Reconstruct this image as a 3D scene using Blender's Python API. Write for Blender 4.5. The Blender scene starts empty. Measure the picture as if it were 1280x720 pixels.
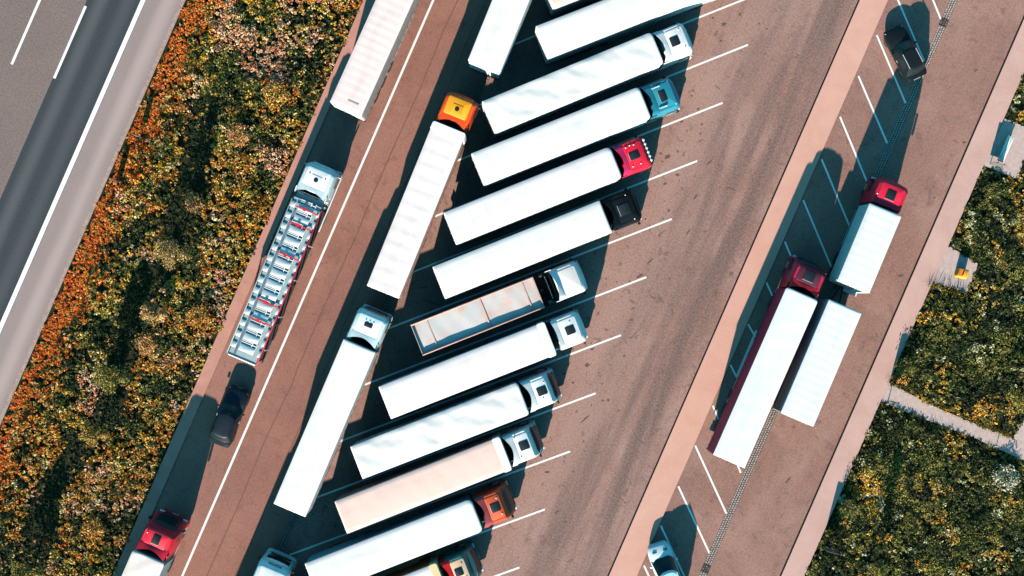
import bpy, bmesh, math, random
import numpy as np
from mathutils import Vector, Matrix

R = math.radians
random.seed(7)
rng = np.random.default_rng(7)
C = bpy.context.scene.collection
scene = bpy.context.scene

# ------------------------------------------------------------------ camera
CAM_H, FPX, NU, NV = 95.0, 1533.0, 625.0, 360.0
cam_d = bpy.data.cameras.new('camera')
cam = bpy.data.objects.new('camera', cam_d)
C.objects.link(cam)
cam.location = (0, 0, CAM_H)
cam_d.sensor_width = 36.0
cam_d.lens = 36.0 * FPX / 1280.0
cam_d.shift_x = (640 - NU) / 1280.0
cam_d.clip_start = 1.0
cam_d.clip_end = 5000.0
scene.camera = cam

# ------------------------------------------------------------------ light
SUN_EL = 21.0
SH = Vector((0.254, 0.967, 0)).normalized()          # the way shadows fall on the ground
to_sun = Vector((-SH.x * math.cos(R(SUN_EL)), -SH.y * math.cos(R(SUN_EL)), math.sin(R(SUN_EL))))
world = bpy.data.worlds.new('World')
scene.world = world
world.use_nodes = True
wn = world.node_tree.nodes
wl = world.node_tree.links
bg = wn['Background']
sky = wn.new('ShaderNodeTexSky')
sky.sky_type = 'NISHITA'
sky.sun_disc = False
sky.sun_elevation = R(SUN_EL)
sky.sun_rotation = math.atan2(to_sun.x, to_sun.y)
tint = wn.new('ShaderNodeMix')
tint.data_type = 'RGBA'
tint.blend_type = 'MULTIPLY'
tint.inputs[0].default_value = 1.0
tint.inputs[7].default_value = (0.20, 0.82, 0.87, 1)
wl.new(sky.outputs[0], tint.inputs[6])
wl.new(tint.outputs[2], bg.inputs[0])
bg.inputs[1].default_value = 0.092
sun_d = bpy.data.lights.new('sun', 'SUN')
sun_d.energy = 5.0
sun_d.angle = R(0.5)
sun_d.color = (1.0, 0.84, 0.70)
sun = bpy.data.objects.new('sun', sun_d)
C.objects.link(sun)
sun.rotation_euler = to_sun.to_track_quat('Z', 'Y').to_euler()
sun.location = (-40, -60, 80)
vs = scene.view_settings
vs.view_transform = 'Standard'
vs.look = 'None'
vs.exposure = 1.25
vs.gamma = 1.0
vs.use_curve_mapping = False
scene.cycles.diffuse_bounces = 0
scene.cycles.max_bounces = 6

# ------------------------------------------------------------------ coordinates
def P(u, v, z=0.0):
    k = (CAM_H - z) / FPX
    return Vector(((u - NU) * k, (NV - v) * k, z))

ED = Vector((0.3995, 0.9167, 0))      # along the roads
EP = Vector((0.9167, -0.3995, 0))     # across the roads
ROAD_ANG = math.atan2(ED.y, ED.x)

def W(p, t, z=0.0):
    return Vector((p * EP.x + t * ED.x, p * EP.y + t * ED.y, z))

def PT(u, v, z=0.0):
    w = P(u, v, z)
    return w.dot(EP), w.dot(ED)

# ------------------------------------------------------------------ materials
MATS = {}

def node_mat(name):
    m = bpy.data.materials.new(name)
    m.use_nodes = True
    nt = m.node_tree
    return m, nt, nt.nodes, nt.links, nt.nodes['Principled BSDF']

def ramp(nodes, stops):
    r = nodes.new('ShaderNodeValToRGB')
    e = r.color_ramp.elements
    while len(e) < len(stops):
        e.new(0.5)
    for i, (pos, col) in enumerate(stops):
        e[i].position = pos
        e[i].color = (*col, 1) if len(col) == 3 else col
    return r

def mixc(nt, fac, a, b, blend='MIX'):
    n = nt.nodes.new('ShaderNodeMix')
    n.data_type = 'RGBA'
    n.blend_type = blend
    for sock, val in ((n.inputs[0], fac), (n.inputs[6], a), (n.inputs[7], b)):
        if hasattr(val, 'is_output'):
            nt.links.new(val, sock)
        elif isinstance(val, (int, float)):
            sock.default_value = val
        else:
            sock.default_value = (*val, 1)
    return n.outputs[2]

def noise(nt, vec, scale, detail=4, rough=0.6, dist=0.0):
    n = nt.nodes.new('ShaderNodeTexNoise')
    n.inputs['Scale'].default_value = scale
    n.inputs['Detail'].default_value = detail
    n.inputs['Roughness'].default_value = rough
    n.inputs['Distortion'].default_value = dist
    if vec is not None:
        nt.links.new(vec, n.inputs['Vector'])
    return n.outputs['Fac']

def remap(nt, val, a, b, c=0.0, d=1.0):
    n = nt.nodes.new('ShaderNodeMapRange')
    n.interpolation_type = 'SMOOTHSTEP'
    for i, x in enumerate((a, b, c, d)):
        n.inputs[1 + i].default_value = x
    nt.links.new(val, n.inputs[0])
    return n.outputs[0]

def math_n(nt, op, a, b=None):
    n = nt.nodes.new('ShaderNodeMath')
    n.operation = op
    for i, x in enumerate((a, b)):
        if x is None:
            continue
        if hasattr(x, 'is_output'):
            nt.links.new(x, n.inputs[i])
        else:
            n.inputs[i].default_value = x
    return n.outputs[0]

def paint(name, col, rough=0.4, metal=0.0, dirt=0.25, dirtcol=(0.10, 0.085, 0.075), scale=1.6, coat=0.0, stretch=None):
    """a painted, plastic or metal surface with faint wear"""
    if name in MATS:
        return MATS[name]
    m, nt, nodes, links, b = node_mat(name)
    tc = nodes.new('ShaderNodeTexCoord')
    oi = nodes.new('ShaderNodeObjectInfo')
    mp = nodes.new('ShaderNodeMapping')
    if stretch:
        mp.inputs['Scale'].default_value = stretch
    add = nodes.new('ShaderNodeVectorMath')
    add.operation = 'ADD'
    mul = nodes.new('ShaderNodeVectorMath')
    mul.operation = 'MULTIPLY'
    links.new(oi.outputs['Location'], mul.inputs[0])
    mul.inputs[1].default_value = (3.7, 2.1, 0)
    links.new(tc.outputs['Object'], mp.inputs[0])
    links.new(mp.outputs[0], add.inputs[0])
    links.new(mul.outputs[0], add.inputs[1])
    v = add.outputs[0]
    n1 = noise(nt, v, scale, 6, 0.65, 0.4)
    f = math_n(nt, 'MULTIPLY', remap(nt, n1, 0.42, 0.78), dirt)
    n2 = noise(nt, v, scale * 9, 3, 0.6)
    f2 = math_n(nt, 'MULTIPLY', remap(nt, n2, 0.5, 0.8), dirt * 0.4)
    c = mixc(nt, f, col, dirtcol)
    c = mixc(nt, f2, c, dirtcol)
    links.new(c, b.inputs['Base Color'])
    rr_ = nodes.new('ShaderNodeMapRange')
    rr_.inputs[3].default_value = rough
    rr_.inputs[4].default_value = min(1.0, rough + 0.3)
    links.new(n1, rr_.inputs[0])
    links.new(rr_.outputs[0], b.inputs['Roughness'])
    b.inputs['Metallic'].default_value = metal
    b.inputs['Coat Weight'].default_value = coat
    if sum(col) < .05 and coat:
        b.inputs['Specular IOR Level'].default_value = .12
        b.inputs['Coat Weight'].default_value = 0
    MATS[name] = m
    return m

def road_vec(nt):
    g = nt.nodes.new('ShaderNodeNewGeometry')
    rot = nt.nodes.new('ShaderNodeVectorRotate')
    rot.rotation_type = 'Z_AXIS'
    rot.inputs['Angle'].default_value = math.pi / 2 - ROAD_ANG
    nt.links.new(g.outputs['Position'], rot.inputs['Vector'])
    return rot.outputs[0]                # x = across (p), y = along (t)

def stretchv(nt, vec, sx, sy):
    n = nt.nodes.new('ShaderNodeVectorMath')
    n.operation = 'MULTIPLY'
    nt.links.new(vec, n.inputs[0])
    n.inputs[1].default_value = (sx, sy, 1)
    return n.outputs[0]

def asphalt(name, base, dark, light, streak=0.0, streak_lo=6.0, streak_hi=16.0, spots=0.0, grain=0.5, patch=0.5, blush=0.0):
    m, nt, nodes, links, b = node_mat(name)
    v = road_vec(nt)
    sep = nodes.new('ShaderNodeSeparateXYZ')
    links.new(v, sep.inputs[0])
    big = noise(nt, v, 0.16, 5, 0.6, 0.6)
    c = mixc(nt, math_n(nt, 'MULTIPLY', remap(nt, big, 0.35, 0.68), patch), base, light)
    mid = noise(nt, v, 0.9, 6, 0.7, 0.4)
    c = mixc(nt, math_n(nt, 'MULTIPLY', remap(nt, mid, 0.5, 0.78), patch), c, dark)
    fine = noise(nt, stretchv(nt, v, 1.0, 0.6), 2.6, 6, 0.75, 0.6)
    c = mixc(nt, math_n(nt, 'MULTIPLY', remap(nt, fine, 0.52, 0.74), patch * 0.55), c, dark)
    c = mixc(nt, math_n(nt, 'MULTIPLY', remap(nt, fine, 0.48, 0.28), patch * 0.45), c, light)
    if blush:                                        # reddish worn patches
        bl = noise(nt, v, 0.42, 5, 0.65, 0.8)
        c = mixc(nt, math_n(nt, 'MULTIPLY', remap(nt, bl, 0.48, 0.70), blush * 0.6), c, (0.34, 0.142, 0.108))
    # long faint drive marks along the road
    lg = noise(nt, stretchv(nt, v, 1.1, 0.05), 1.0, 5, 0.65, 0.2)
    c = mixc(nt, math_n(nt, 'MULTIPLY', remap(nt, lg, 0.5, 0.75), 0.30), c, dark)
    if streak:
        mask = math_n(nt, 'MULTIPLY', remap(nt, sep.outputs[0], streak_lo, streak_lo + 4.0),
                      remap(nt, sep.outputs[0], streak_hi, streak_hi - 1.6))
        st = noise(nt, stretchv(nt, v, 0.55, 0.045), 1.0, 5, 0.6, 0.9)
        c = mixc(nt, math_n(nt, 'MULTIPLY', math_n(nt, 'MULTIPLY', remap(nt, st, 0.36, 0.66), mask), streak), c, dark)
        wl_ = math_n(nt, 'MULTIPLY', remap(nt, sep.outputs[0], streak_lo - 6.5, streak_lo - 1.0), remap(nt, sep.outputs[0], streak_lo + 6.5, streak_lo + 1.0))
        st2 = noise(nt, stretchv(nt, v, 0.5, 0.06), 1.3, 6, 0.7, 0.8)
        c = mixc(nt, math_n(nt, 'MULTIPLY', math_n(nt, 'MULTIPLY', remap(nt, st2, 0.3, 0.62), wl_), 0.7), c, light)
    if spots:
        so = noise(nt, v, 0.75, 3, 0.55, 1.2)
        c = mixc(nt, math_n(nt, 'MULTIPLY', remap(nt, so, 0.62, 0.72), spots), c, (dark[0] * 0.55, dark[1] * 0.55, dark[2] * 0.6))
        so2 = noise(nt, stretchv(nt, v, 1.0, 0.55), 2.1, 2, 0.5, 0.6)
        c = mixc(nt, math_n(nt, 'MULTIPLY', remap(nt, so2, 0.68, 0.75), spots), c, (dark[0] * 0.4, dark[1] * 0.4, dark[2] * 0.45))
    gr = noise(nt, v, 7.0, 3, 0.75)
    c = mixc(nt, grain, c, mixc(nt, remap(nt, gr, 0.3, 0.7), dark, light))
    gr2 = noise(nt, v, 24.0, 2, 0.7)
    c = mixc(nt, grain * 0.5, c, mixc(nt, remap(nt, gr2, 0.35, 0.65), dark, light))
    links.new(c, b.inputs['Base Color'])
    b.inputs['Roughness'].default_value = 0.92
    b.inputs['Specular IOR Level'].default_value = 0.15
    bp = nodes.new('ShaderNodeBump')
    bp.inputs['Strength'].default_value = 0.15
    bp.inputs['Distance'].default_value = 0.02
    links.new(gr2, bp.inputs['Height'])
    links.new(bp.outputs[0], b.inputs['Normal'])
    MATS[name] = m
    return m

A_LANE = asphalt('asphalt_lane', (0.248, 0.113, 0.090), (0.115, 0.064, 0.058), (0.39, 0.188, 0.146), spots=0.45, grain=0.42, patch=0.95)
A_LOT = asphalt('asphalt_lot', (0.245, 0.116, 0.092), (0.060, 0.046, 0.047), (0.45, 0.275, 0.235), streak=1.0, streak_lo=8.0, streak_hi=16.9, spots=0.9, grain=0.44, patch=1.0, blush=1.0)
A_RIGHT = asphalt('asphalt_right', (0.245, 0.120, 0.098), (0.085, 0.057, 0.055), (0.41, 0.232, 0.19), spots=0.6, grain=0.44, patch=1.0, blush=0.8)
A_HWY = asphalt('asphalt_highway', (0.17, 0.127, 0.12), (0.080, 0.066, 0.066), (0.28, 0.21, 0.195), grain=0.6, patch=0.5)
def shoulder_mat():
    m = asphalt('asphalt_shoulder', (0.26, 0.205, 0.198), (0.20, 0.163, 0.165), (0.35, 0.27, 0.26), grain=0.15, patch=0.3)
    nt = m.node_tree
    b = nt.nodes['Principled BSDF']
    src = b.inputs['Base Color'].links[0].from_socket
    sep = nt.nodes.new('ShaderNodeSeparateXYZ')
    v = road_vec(nt)
    nt.links.new(v, sep.inputs[0])
    d = math_n(nt, 'ABSOLUTE', math_n(nt, 'SUBTRACT', sep.outputs[0], -32.45))
    wob = math_n(nt, 'MULTIPLY', noise(nt, stretchv(nt, v, 0.6, 0.05), 1.0, 3), 0.8)
    c = mixc(nt, remap(nt, math_n(nt, 'ADD', d, wob), 1.25, 0.35, 0.0, 0.55), src, (0.44, 0.338, 0.325))
    nt.links.new(c, b.inputs['Base Color'])
    return m
A_SHOULDER = shoulder_mat()

def dark_lane_mat():
    m, nt, nodes, links, b = node_mat('asphalt_fresh')
    v = road_vec(nt)
    sep = nodes.new('ShaderNodeSeparateXYZ')
    links.new(v, sep.inputs[0])
    base, lt = (0.030, 0.039, 0.049), (0.098, 0.101, 0.110)
    c = base
    for cen in (-37.2, -35.3):
        d = math_n(nt, 'ABSOLUTE', math_n(nt, 'SUBTRACT', sep.outputs[0], cen))
        c = mixc(nt, remap(nt, d, 0.8, 0.05, 0.0, 0.85 if cen == -37.2 else 0.5), c, lt)
    g = noise(nt, v, 9.0, 4, 0.7)
    c = mixc(nt, 0.3, c, mixc(nt, remap(nt, g, 0.3, 0.7), base, lt))
    links.new(c, b.inputs['Base Color'])
    b.inputs['Roughness'].default_value = 0.85
    b.inputs['Specular IOR Level'].default_value = 0.2
    MATS['asphalt_fresh'] = m
    return m
A_DARK = dark_lane_mat()

def ground_mat(name, a, bcol, sc=1.2, rough=0.95, fine=14.0, bump=0.3, finemix=0.25):
    m, nt, nodes, links, b = node_mat(name)
    v = road_vec(nt)
    c = mixc(nt, remap(nt, noise(nt, v, sc, 6, 0.7, 0.5), 0.3, 0.7), a, bcol)
    f = noise(nt, v, fine, 4, 0.7)
    c = mixc(nt, finemix, c, mixc(nt, remap(nt, f, 0.3, 0.7), tuple(x * 0.5 for x in a), tuple(min(1, x * 1.4) for x in bcol)))
    links.new(c, b.inputs['Base Color'])
    b.inputs['Roughness'].default_value = rough
    b.inputs['Specular IOR Level'].default_value = 0.15
    bp = nodes.new('ShaderNodeBump')
    bp.inputs['Strength'].default_value = bump
    bp.inputs['Distance'].default_value = 0.03
    links.new(f, bp.inputs['Height'])
    links.new(bp.outputs[0], b.inputs['Normal'])
    MATS[name] = m
    return m

M_PAVE = ground_mat('concrete_pavement', (0.54, 0.295, 0.235), (0.59, 0.34, 0.28), 0.35, fine=9.0, bump=0.05, finemix=0.10)
M_PAVE_R = ground_mat('concrete_pavement_pale', (0.46, 0.285, 0.25), (0.53, 0.34, 0.305), 0.4, fine=9.0, bump=0.05, finemix=0.10)
M_PAVE_L = ground_mat('concrete_pavement_red', (0.42, 0.20, 0.16), (0.50, 0.255, 0.21), 0.5, fine=9.0, bump=0.05, finemix=0.10)
M_GRAVEL = ground_mat('pale_gravel', (0.40, 0.30, 0.28), (0.52, 0.41, 0.385), 2.5, fine=18.0, bump=0.6)
M_SOIL = ground_mat('meadow_soil', (0.012, 0.017, 0.008), (0.026, 0.026, 0.011), 0.8)
M_LAND = ground_mat('field_ground', (0.05, 0.06, 0.02), (0.10, 0.085, 0.035), 0.05)
M_DARK_STRIP = ground_mat('dark_strip', (0.012, 0.012, 0.014), (0.02, 0.02, 0.022), 2.0, rough=0.8)  # near-black tone of the thin strips along the pavements
M_SETT_BED = ground_mat('sett_bed', (0.05, 0.04, 0.035), (0.09, 0.07, 0.06), 2.0)
M_EDGE = ground_mat('edge_gravel', (0.24, 0.17, 0.15), (0.42, 0.31, 0.28), 3.0, fine=9.0, bump=0.5)

def line_mat():
    m, nt, nodes, links, b = node_mat('road_paint')
    v = road_vec(nt)
    n = noise(nt, v, 3.0, 6, 0.75, 0.5)
    c = mixc(nt, remap(nt, n, 0.58, 0.8, 0.0, 0.5), (0.80, 0.79, 0.78), (0.34, 0.27, 0.24))
    links.new(c, b.inputs['Base Color'])
    b.inputs['Roughness'].default_value = 0.6
    return m
M_LINE = line_mat()

M_BLACK = paint('black_plastic', (0.012, 0.014, 0.017), 0.5, dirt=0.35, dirtcol=(0.05, 0.05, 0.05))
M_CHASSIS = paint('chassis_black', (0.018, 0.020, 0.024), 0.6, dirt=0.5, dirtcol=(0.07, 0.06, 0.05))
M_GLASS = paint('dark_glass', (0.010, 0.018, 0.023), 0.12, dirt=0.08, dirtcol=(0.04, 0.05, 0.05))
M_GLASS.node_tree.nodes['Principled BSDF'].inputs['Specular IOR Level'].default_value = 0.3
M_HATCH = paint('hatch_glass', (0.010, 0.018, 0.024), 0.35, dirt=0.12, dirtcol=(0.05, 0.05, 0.05))
M_HATCH.node_tree.nodes['Principled BSDF'].inputs['Specular IOR Level'].default_value = 0.2
M_TYRE = paint('tyre_rubber', (0.018, 0.018, 0.018), 0.85, dirt=0.5, dirtcol=(0.06, 0.05, 0.04))
M_RIM = paint('rim_alloy', (0.45, 0.46, 0.48), 0.35, metal=0.8, dirt=0.3)
M_ALU = paint('aluminium', (0.62, 0.64, 0.66), 0.38, metal=0.55, dirt=0.25)
M_STEEL = paint('galvanised_steel', (0.40, 0.42, 0.44), 0.45, metal=0.5, dirt=0.4)
M_LAMP = paint('lamp_lens', (0.75, 0.78, 0.8), 0.12, dirt=0.1, coat=0.5)
M_AMBER = paint('amber_lens', (0.75, 0.25, 0.02), 0.2, dirt=0.1)
M_TAIL = paint('red_lens', (0.16, 0.006, 0.006), 0.2, dirt=0.1)
M_PLATE = paint('plate_white', (0.7, 0.7, 0.68), 0.5, dirt=0.2)
WHITE = (0.80, 0.80, 0.79)

def finish(name, verts, faces, mats, parent=None, fmats=None, ang=38.0, smooth=True):
    me = bpy.data.meshes.new(name)
    me.from_pydata([tuple(v) for v in verts], [], faces)
    for m in (mats if isinstance(mats, (list, tuple)) else [mats]):
        me.materials.append(m)
    if fmats:
        me.polygons.foreach_set('material_index', fmats)
    bm = bmesh.new()
    bm.from_mesh(me)
    bmesh.ops.recalc_face_normals(bm, faces=bm.faces)
    lim = R(ang)
    for f in bm.faces:
        f.smooth = smooth
    if smooth:
        for e in bm.edges:
            if len(e.link_faces) == 2:
                if e.calc_face_angle(0.0) > lim:
                    e.smooth = False
    bm.to_mesh(me)
    bm.free()
    return link(name, me, parent)

def link(name, me, parent=None):
    o = bpy.data.objects.new(name, me)
    C.objects.link(o)
    if parent is not None:
        o.parent = parent
    return o

class MB:
    """collects shapes, links them as one mesh object"""
    def __init__(self):
        self.v, self.f, self.m = [], [], []
        self.cur = 0
    def add(self, vs, fs):
        o = len(self.v)
        self.v += [Vector(x) for x in vs]
        for f in fs:
            self.f.append([i + o for i in f])
            self.m.append(self.cur)
        return self
    def mat(self, i):
        self.cur = i
        return self
    def box(self, x0, x1, y0, y1, z0, z1, b=0.0):
        if b > 0:
            rings = []
            for z, ins in ((z0, b), (z0 + b, 0), (z1 - b, 0), (z1, b)):
                rings.append(rr(x0 + ins, x1 - ins, y0 + ins, y1 - ins, b, 2, z))
            return self.loft(rings)
        vs = [(x, y, z) for z in (z0, z1) for x, y in ((x0, y0), (x1, y0), (x1, y1), (x0, y1))]
        return self.add(vs, [(3, 2, 1, 0), (4, 5, 6, 7), (0, 1, 5, 4), (1, 2, 6, 5), (2, 3, 7, 6), (3, 0, 4, 7)])
    def loft(self, rings, caps=(True, True)):
        n = len(rings[0])
        vs = [p for r in rings for p in r]
        fs = []
        for i in range(len(rings) - 1):
            for j in range(n):
                k = (j + 1) % n
                fs.append((i * n + j, i * n + k, (i + 1) * n + k, (i + 1) * n + j))
        if caps[0]:
            fs.append(tuple(reversed(range(n))))
        if caps[1]:
            fs.append(tuple((len(rings) - 1) * n + j for j in range(n)))
        return self.add(vs, fs)
    def tube(self, a, b, r0, r1=None, n=8):
        a, b = Vector(a), Vector(b)
        r1 = r0 if r1 is None else r1
        d = (b - a).normalized()
        u = d.orthogonal().normalized()
        w = d.cross(u)
        rings = []
        for c, r in ((a, r0), (b, r1)):
            rings.append([c + (u * math.cos(2 * math.pi * i / n) + w * math.sin(2 * math.pi * i / n)) * r for i in range(n)])
        return self.loft(rings)
    def lathe_y(self, prof, n=20, c=(0, 0, 0)):
        rings = []
        for r, y in prof:
            rings.append([(c[0] + r * math.cos(2 * math.pi * i / n), c[1] + y, c[2] + r * math.sin(2 * math.pi * i / n)) for i in range(n)])
        return self.loft(rings)
    def lathe_z(self, prof, n=14, c=(0, 0, 0)):
        rings = []
        for r, z in prof:
            rings.append([(c[0] + r * math.cos(2 * math.pi * i / n), c[1] + r * math.sin(2 * math.pi * i / n), c[2] + z) for i in range(n)])
        return self.loft(rings)
    def grid(self, pts, nx, ny):
        fs = []
        for i in range(nx - 1):
            for j in range(ny - 1):
                a = i * ny + j
                fs.append((a, a + ny, a + ny + 1, a + 1))
        return self.add(pts, fs)
    def slab(self, fn, nx, ny, th):
        """a curved sheet with thickness; fn(i/nx, j/ny) -> top point"""
        top = [Vector(fn(i / (nx - 1), j / (ny - 1))) for i in range(nx) for j in range(ny)]
        bot = [p - Vector((0, 0, th)) for p in top]
        o = nx * ny
        fs = []
        for i in range(nx - 1):
            for j in range(ny - 1):
                a = i * ny + j
                fs.append((a, a + ny, a + ny + 1, a + 1))
                fs.append((o + a, o + a + 1, o + a + ny + 1, o + a + ny))
        edge = [i * ny for i in range(nx)] + [(nx - 1) * ny + j for j in range(1, ny)] + [i * ny + ny - 1 for i in range(nx - 2, -1, -1)] + [j for j in range(ny - 2, 0, -1)]
        for a, b in zip(edge, edge[1:] + edge[:1]):
            fs.append((a, o + a, o + b, b))
        return self.add(top + bot, fs)
    def build(self, name, mats, parent=None, ang=38.0, smooth=True):
        return finish(name, self.v, self.f, mats, parent, self.m, ang, smooth)

def rr(x0, x1, y0, y1, r, n=4, z=0.0, rf=None):
    """rounded rectangle, counter-clockwise; rf = radius at the x1 end"""
    rf = r if rf is None else rf
    pts = []
    for cx, cy, rad, a0 in ((x1, y1, rf, 0), (x0, y1, r, 90), (x0, y0, r, 180), (x1, y0, rf, 270)):
        sx, sy = (1 if a0 in (90, 180) else -1), (-1 if a0 in (0, 90) else 1)
        for i in range(n + 1):
            a = R(a0 + 90.0 * i / n)
            pts.append((cx + sx * rad + rad * math.cos(a), cy + sy * rad + rad * math.sin(a), z))
    return pts

CACHE = {}
def cached(key, name, parent, make):
    """alike parts share mesh data: make() builds it the first time"""
    if key in CACHE:
        return link(name, CACHE[key], parent)
    o = make()
    CACHE[key] = o.data
    return o

def thing(name, label, cat, loc=(0, 0, 0), rz=0.0, group=None):
    o = bpy.data.objects.new(name, None)
    o.empty_display_size = 0.3
    C.objects.link(o)
    o.location = loc
    o.rotation_euler = (0, 0, rz)
    tag(o, label, cat, group)
    return o

def tag(o, label=None, cat=None, group=None, kind=None):
    if label: o['label'] = label
    if cat: o['category'] = cat
    if group: o['group'] = group
    if kind: o['kind'] = kind
    return o

def struct(name, label, verts, faces, mat, kind='structure'):
    o = finish(name, verts, faces, mat, smooth=False)
    return tag(o, label, name.split('_')[-1], kind=kind)

def strip(p0, p1, z0, z1=None, t0=-170.0, t1=170.0):
    """a straight strip along the roads: a sheet, or a slab when z1 is given"""
    q = [(p0, t0), (p1, t0), (p1, t1), (p0, t1)]
    if z1 is None:
        return [W(p, t, z0) for p, t in q], [(0, 1, 2, 3)]
    vs = [W(p, t, z0) for p, t in q] + [W(p, t, z1) for p, t in q]
    return vs, [(3, 2, 1, 0), (4, 5, 6, 7), (0, 1, 5, 4), (1, 2, 6, 5), (2, 3, 7, 6), (3, 0, 4, 7)]

# ------------------------------------------------------------------ ground and roads
g = 1500.0
struct('ground', 'flat rough grassland reaching out to the horizon', [(-g, -g, -0.12), (g, -g, -0.12), (g, g, -0.12), (-g, g, -0.12)], [(0, 1, 2, 3)], M_LAND)
struct('highway_road', 'greyish old lanes of the highway with dashed lines', *strip(-52.0, -38.25, 0.0), A_HWY)
struct('highway_lane_road', 'dark blue grey resurfaced highway lane', *strip(-38.25, -34.05, 0.0), A_DARK)
struct('highway_shoulder_road', 'pale hard shoulder beside the orange verge', *strip(-34.05, -31.55, 0.0), A_SHOULDER)
struct('verge_edge_ground', 'thin pebbly edge between hard shoulder and verge', *strip(-31.55, -31.25, -0.01), M_EDGE)
struct('verge_ground', 'dark soil under the wide overgrown verge', *strip(-31.25, -18.6, -0.03), M_SOIL)
struct('verge_footpath', 'narrow reddish kerb path between verge and lorry lane', *strip(-18.6, -17.7, -0.1, 0.09), M_PAVE_L)
struct('lorry_lane_road', 'reddish asphalt lane with one long white line', *strip(-17.7, -7.72, 0.0), A_LANE)
struct('lorry_park_road', 'worn brown asphalt of the slanted bays and wide drive lane', *strip(-7.24, 16.52, 0.0), A_LOT)
struct('dark_strip_ground', 'thin dark strip along the salmon pavement', *strip(16.52, 16.63, 0.0), M_DARK_STRIP)
struct('middle_pavement', 'salmon concrete pavement between drive lane and car bays', *strip(16.63, 18.62, -0.1, 0.11), M_PAVE)
struct('car_bay_road', 'brown asphalt with slanted car bays', *strip(18.62, 23.02, 0.0), A_RIGHT)
struct('side_lane_road', 'brownish asphalt lane beside the bays', *strip(23.58, 28.75, 0.0), A_RIGHT)
struct('kerb_strip_ground', 'thin dark strip along the outer pavement', *strip(28.75, 28.86, 0.0), M_DARK_STRIP)
struct('outer_pavement', 'pale pink pavement beside the meadow', *strip(28.86, 30.5, -0.1, 0.11), M_PAVE_R)
struct('meadow_ground', 'dark soil under the wild meadow', *strip(30.5, 75.0, -0.03), M_SOIL)

def poly(name, label, pts, z, mat):
    struct(name, label, [P(u, v, z) for u, v in pts], [tuple(range(len(pts)))], mat)
poly('gravel_path', 'pale gravel path crossing the meadow', [(1107, 476), (1165, 507), (1225, 532), (1266, 548), (1290, 505), (1400, 560), (1380, 640), (1282, 577), (1215, 546), (1150, 522), (1097, 500)], 0.02, M_GRAVEL)
poly('bin_path', 'paved recess round the yellow bin', [(1184, 306), (1223, 330), (1209, 366), (1159, 350)], 0.02, M_GRAVEL)
poly('bench_path', 'paved recess under the bench', [(1256, 148), (1292, 163), (1272, 224), (1228, 206)], 0.02, M_GRAVEL)

# ------------------------------------------------------------------ painted lines
def seg(a, b, w, z=0.004):
    a, b = Vector(a), Vector(b)
    d = (b - a).normalized()
    n = Vector((-d.y, d.x, 0)) * w / 2
    q = [a - n, b - n, b + n, a + n]
    return [Vector((p.x, p.y, z)) for p in q], [(0, 1, 2, 3)]

def line(label, a, b, w, z=0.004):
    o = finish('painted_line', *seg(a, b, w, z), M_LINE, smooth=False)
    return tag(o, label, 'line', kind='structure')

line('solid white edge line of the highway', W(-34.25, -170), W(-34.25, 170), 0.34)
line('long solid white line down the lorry lane', W(-13.65, -170), W(-13.65, 170), 0.17)
for p, (u0, v0), (u1, v1) in ((-41.6, (0, 0), (16, 81)), (-38.15, (105, 9), (68, 98))):
    ta, tb = PT(u1, v1)[1], PT(u0, v0)[1]
    L_ = 6.1
    for k in range(-9, 10):
        line('white dash of a highway lane marking', W(p, ta + k * 18.2), W(p, ta + k * 18.2 + L_), 0.2)
for k in range(-3, 11):
    r0 = (935 - 31.75 * k, 56 + 72.6 * k)
    l0 = (570 - 29.7 * k, 201.5 + 70.3 * k)
    if k == -1:
        r0 = (966, -15)
    line('slanted white bay line between parked lorries', P(*l0), P(*r0), 0.145)
bays = [((1142, -60), (1176, 24)), ((1119, -8), (1155, 76)), ((1096, 44), (1132, 129)), ((1073, 95), (1109, 179)),
        ((1050, 146), (1084, 228)), ((1027, 199), (1062, 283)), ((1004, 250), (1040, 336)), ((981, 302), (1016, 386)),
        ((958, 353), (966, 371)), ((935, 405), (944, 421)), ((913, 456), (921, 472)), ((891, 507), (926, 591)),
        ((869, 557), (908, 642)), ((848, 608), (887, 692)), ((826, 657), (865, 741)), ((805, 707), (843, 790))]
for a, b in bays:
    line('slanted white line of a car bay', P(*a), P(*b), 0.14)
line('white end line of the short bay', P(945.5, 413), P(921, 470), 0.16, 0.0055)

# fine tar seams in the lorry lane
def seam(p, t0, t1, w):
    vs, fs = [], []
    n = 60
    for i in range(n + 1):
        t = t0 + (t1 - t0) * i / n
        pp = p + 0.12 * math.sin(i * 0.7) * random.random()
        vs += [W(pp - w / 2, t, 0.003), W(pp + w / 2, t, 0.003)]
    for i in range(n):
        fs.append((2 * i, 2 * i + 1, 2 * i + 3, 2 * i + 2))
    return vs, fs
M_SEAM = ground_mat('worn_seam', (0.15, 0.075, 0.063), (0.20, 0.095, 0.08), 1.0)
tag(finish('seam_road', *seam(-11.9, -40, 40, 0.09), M_SEAM, smooth=False), 'thin dark repair seam in the reddish lane', 'seam', kind='structure')
tag(finish('seam_road', *seam(-9.9, -40, 40, 0.07), M_SEAM, smooth=False), 'faint repair seam near the gutter', 'seam', kind='structure')

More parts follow.
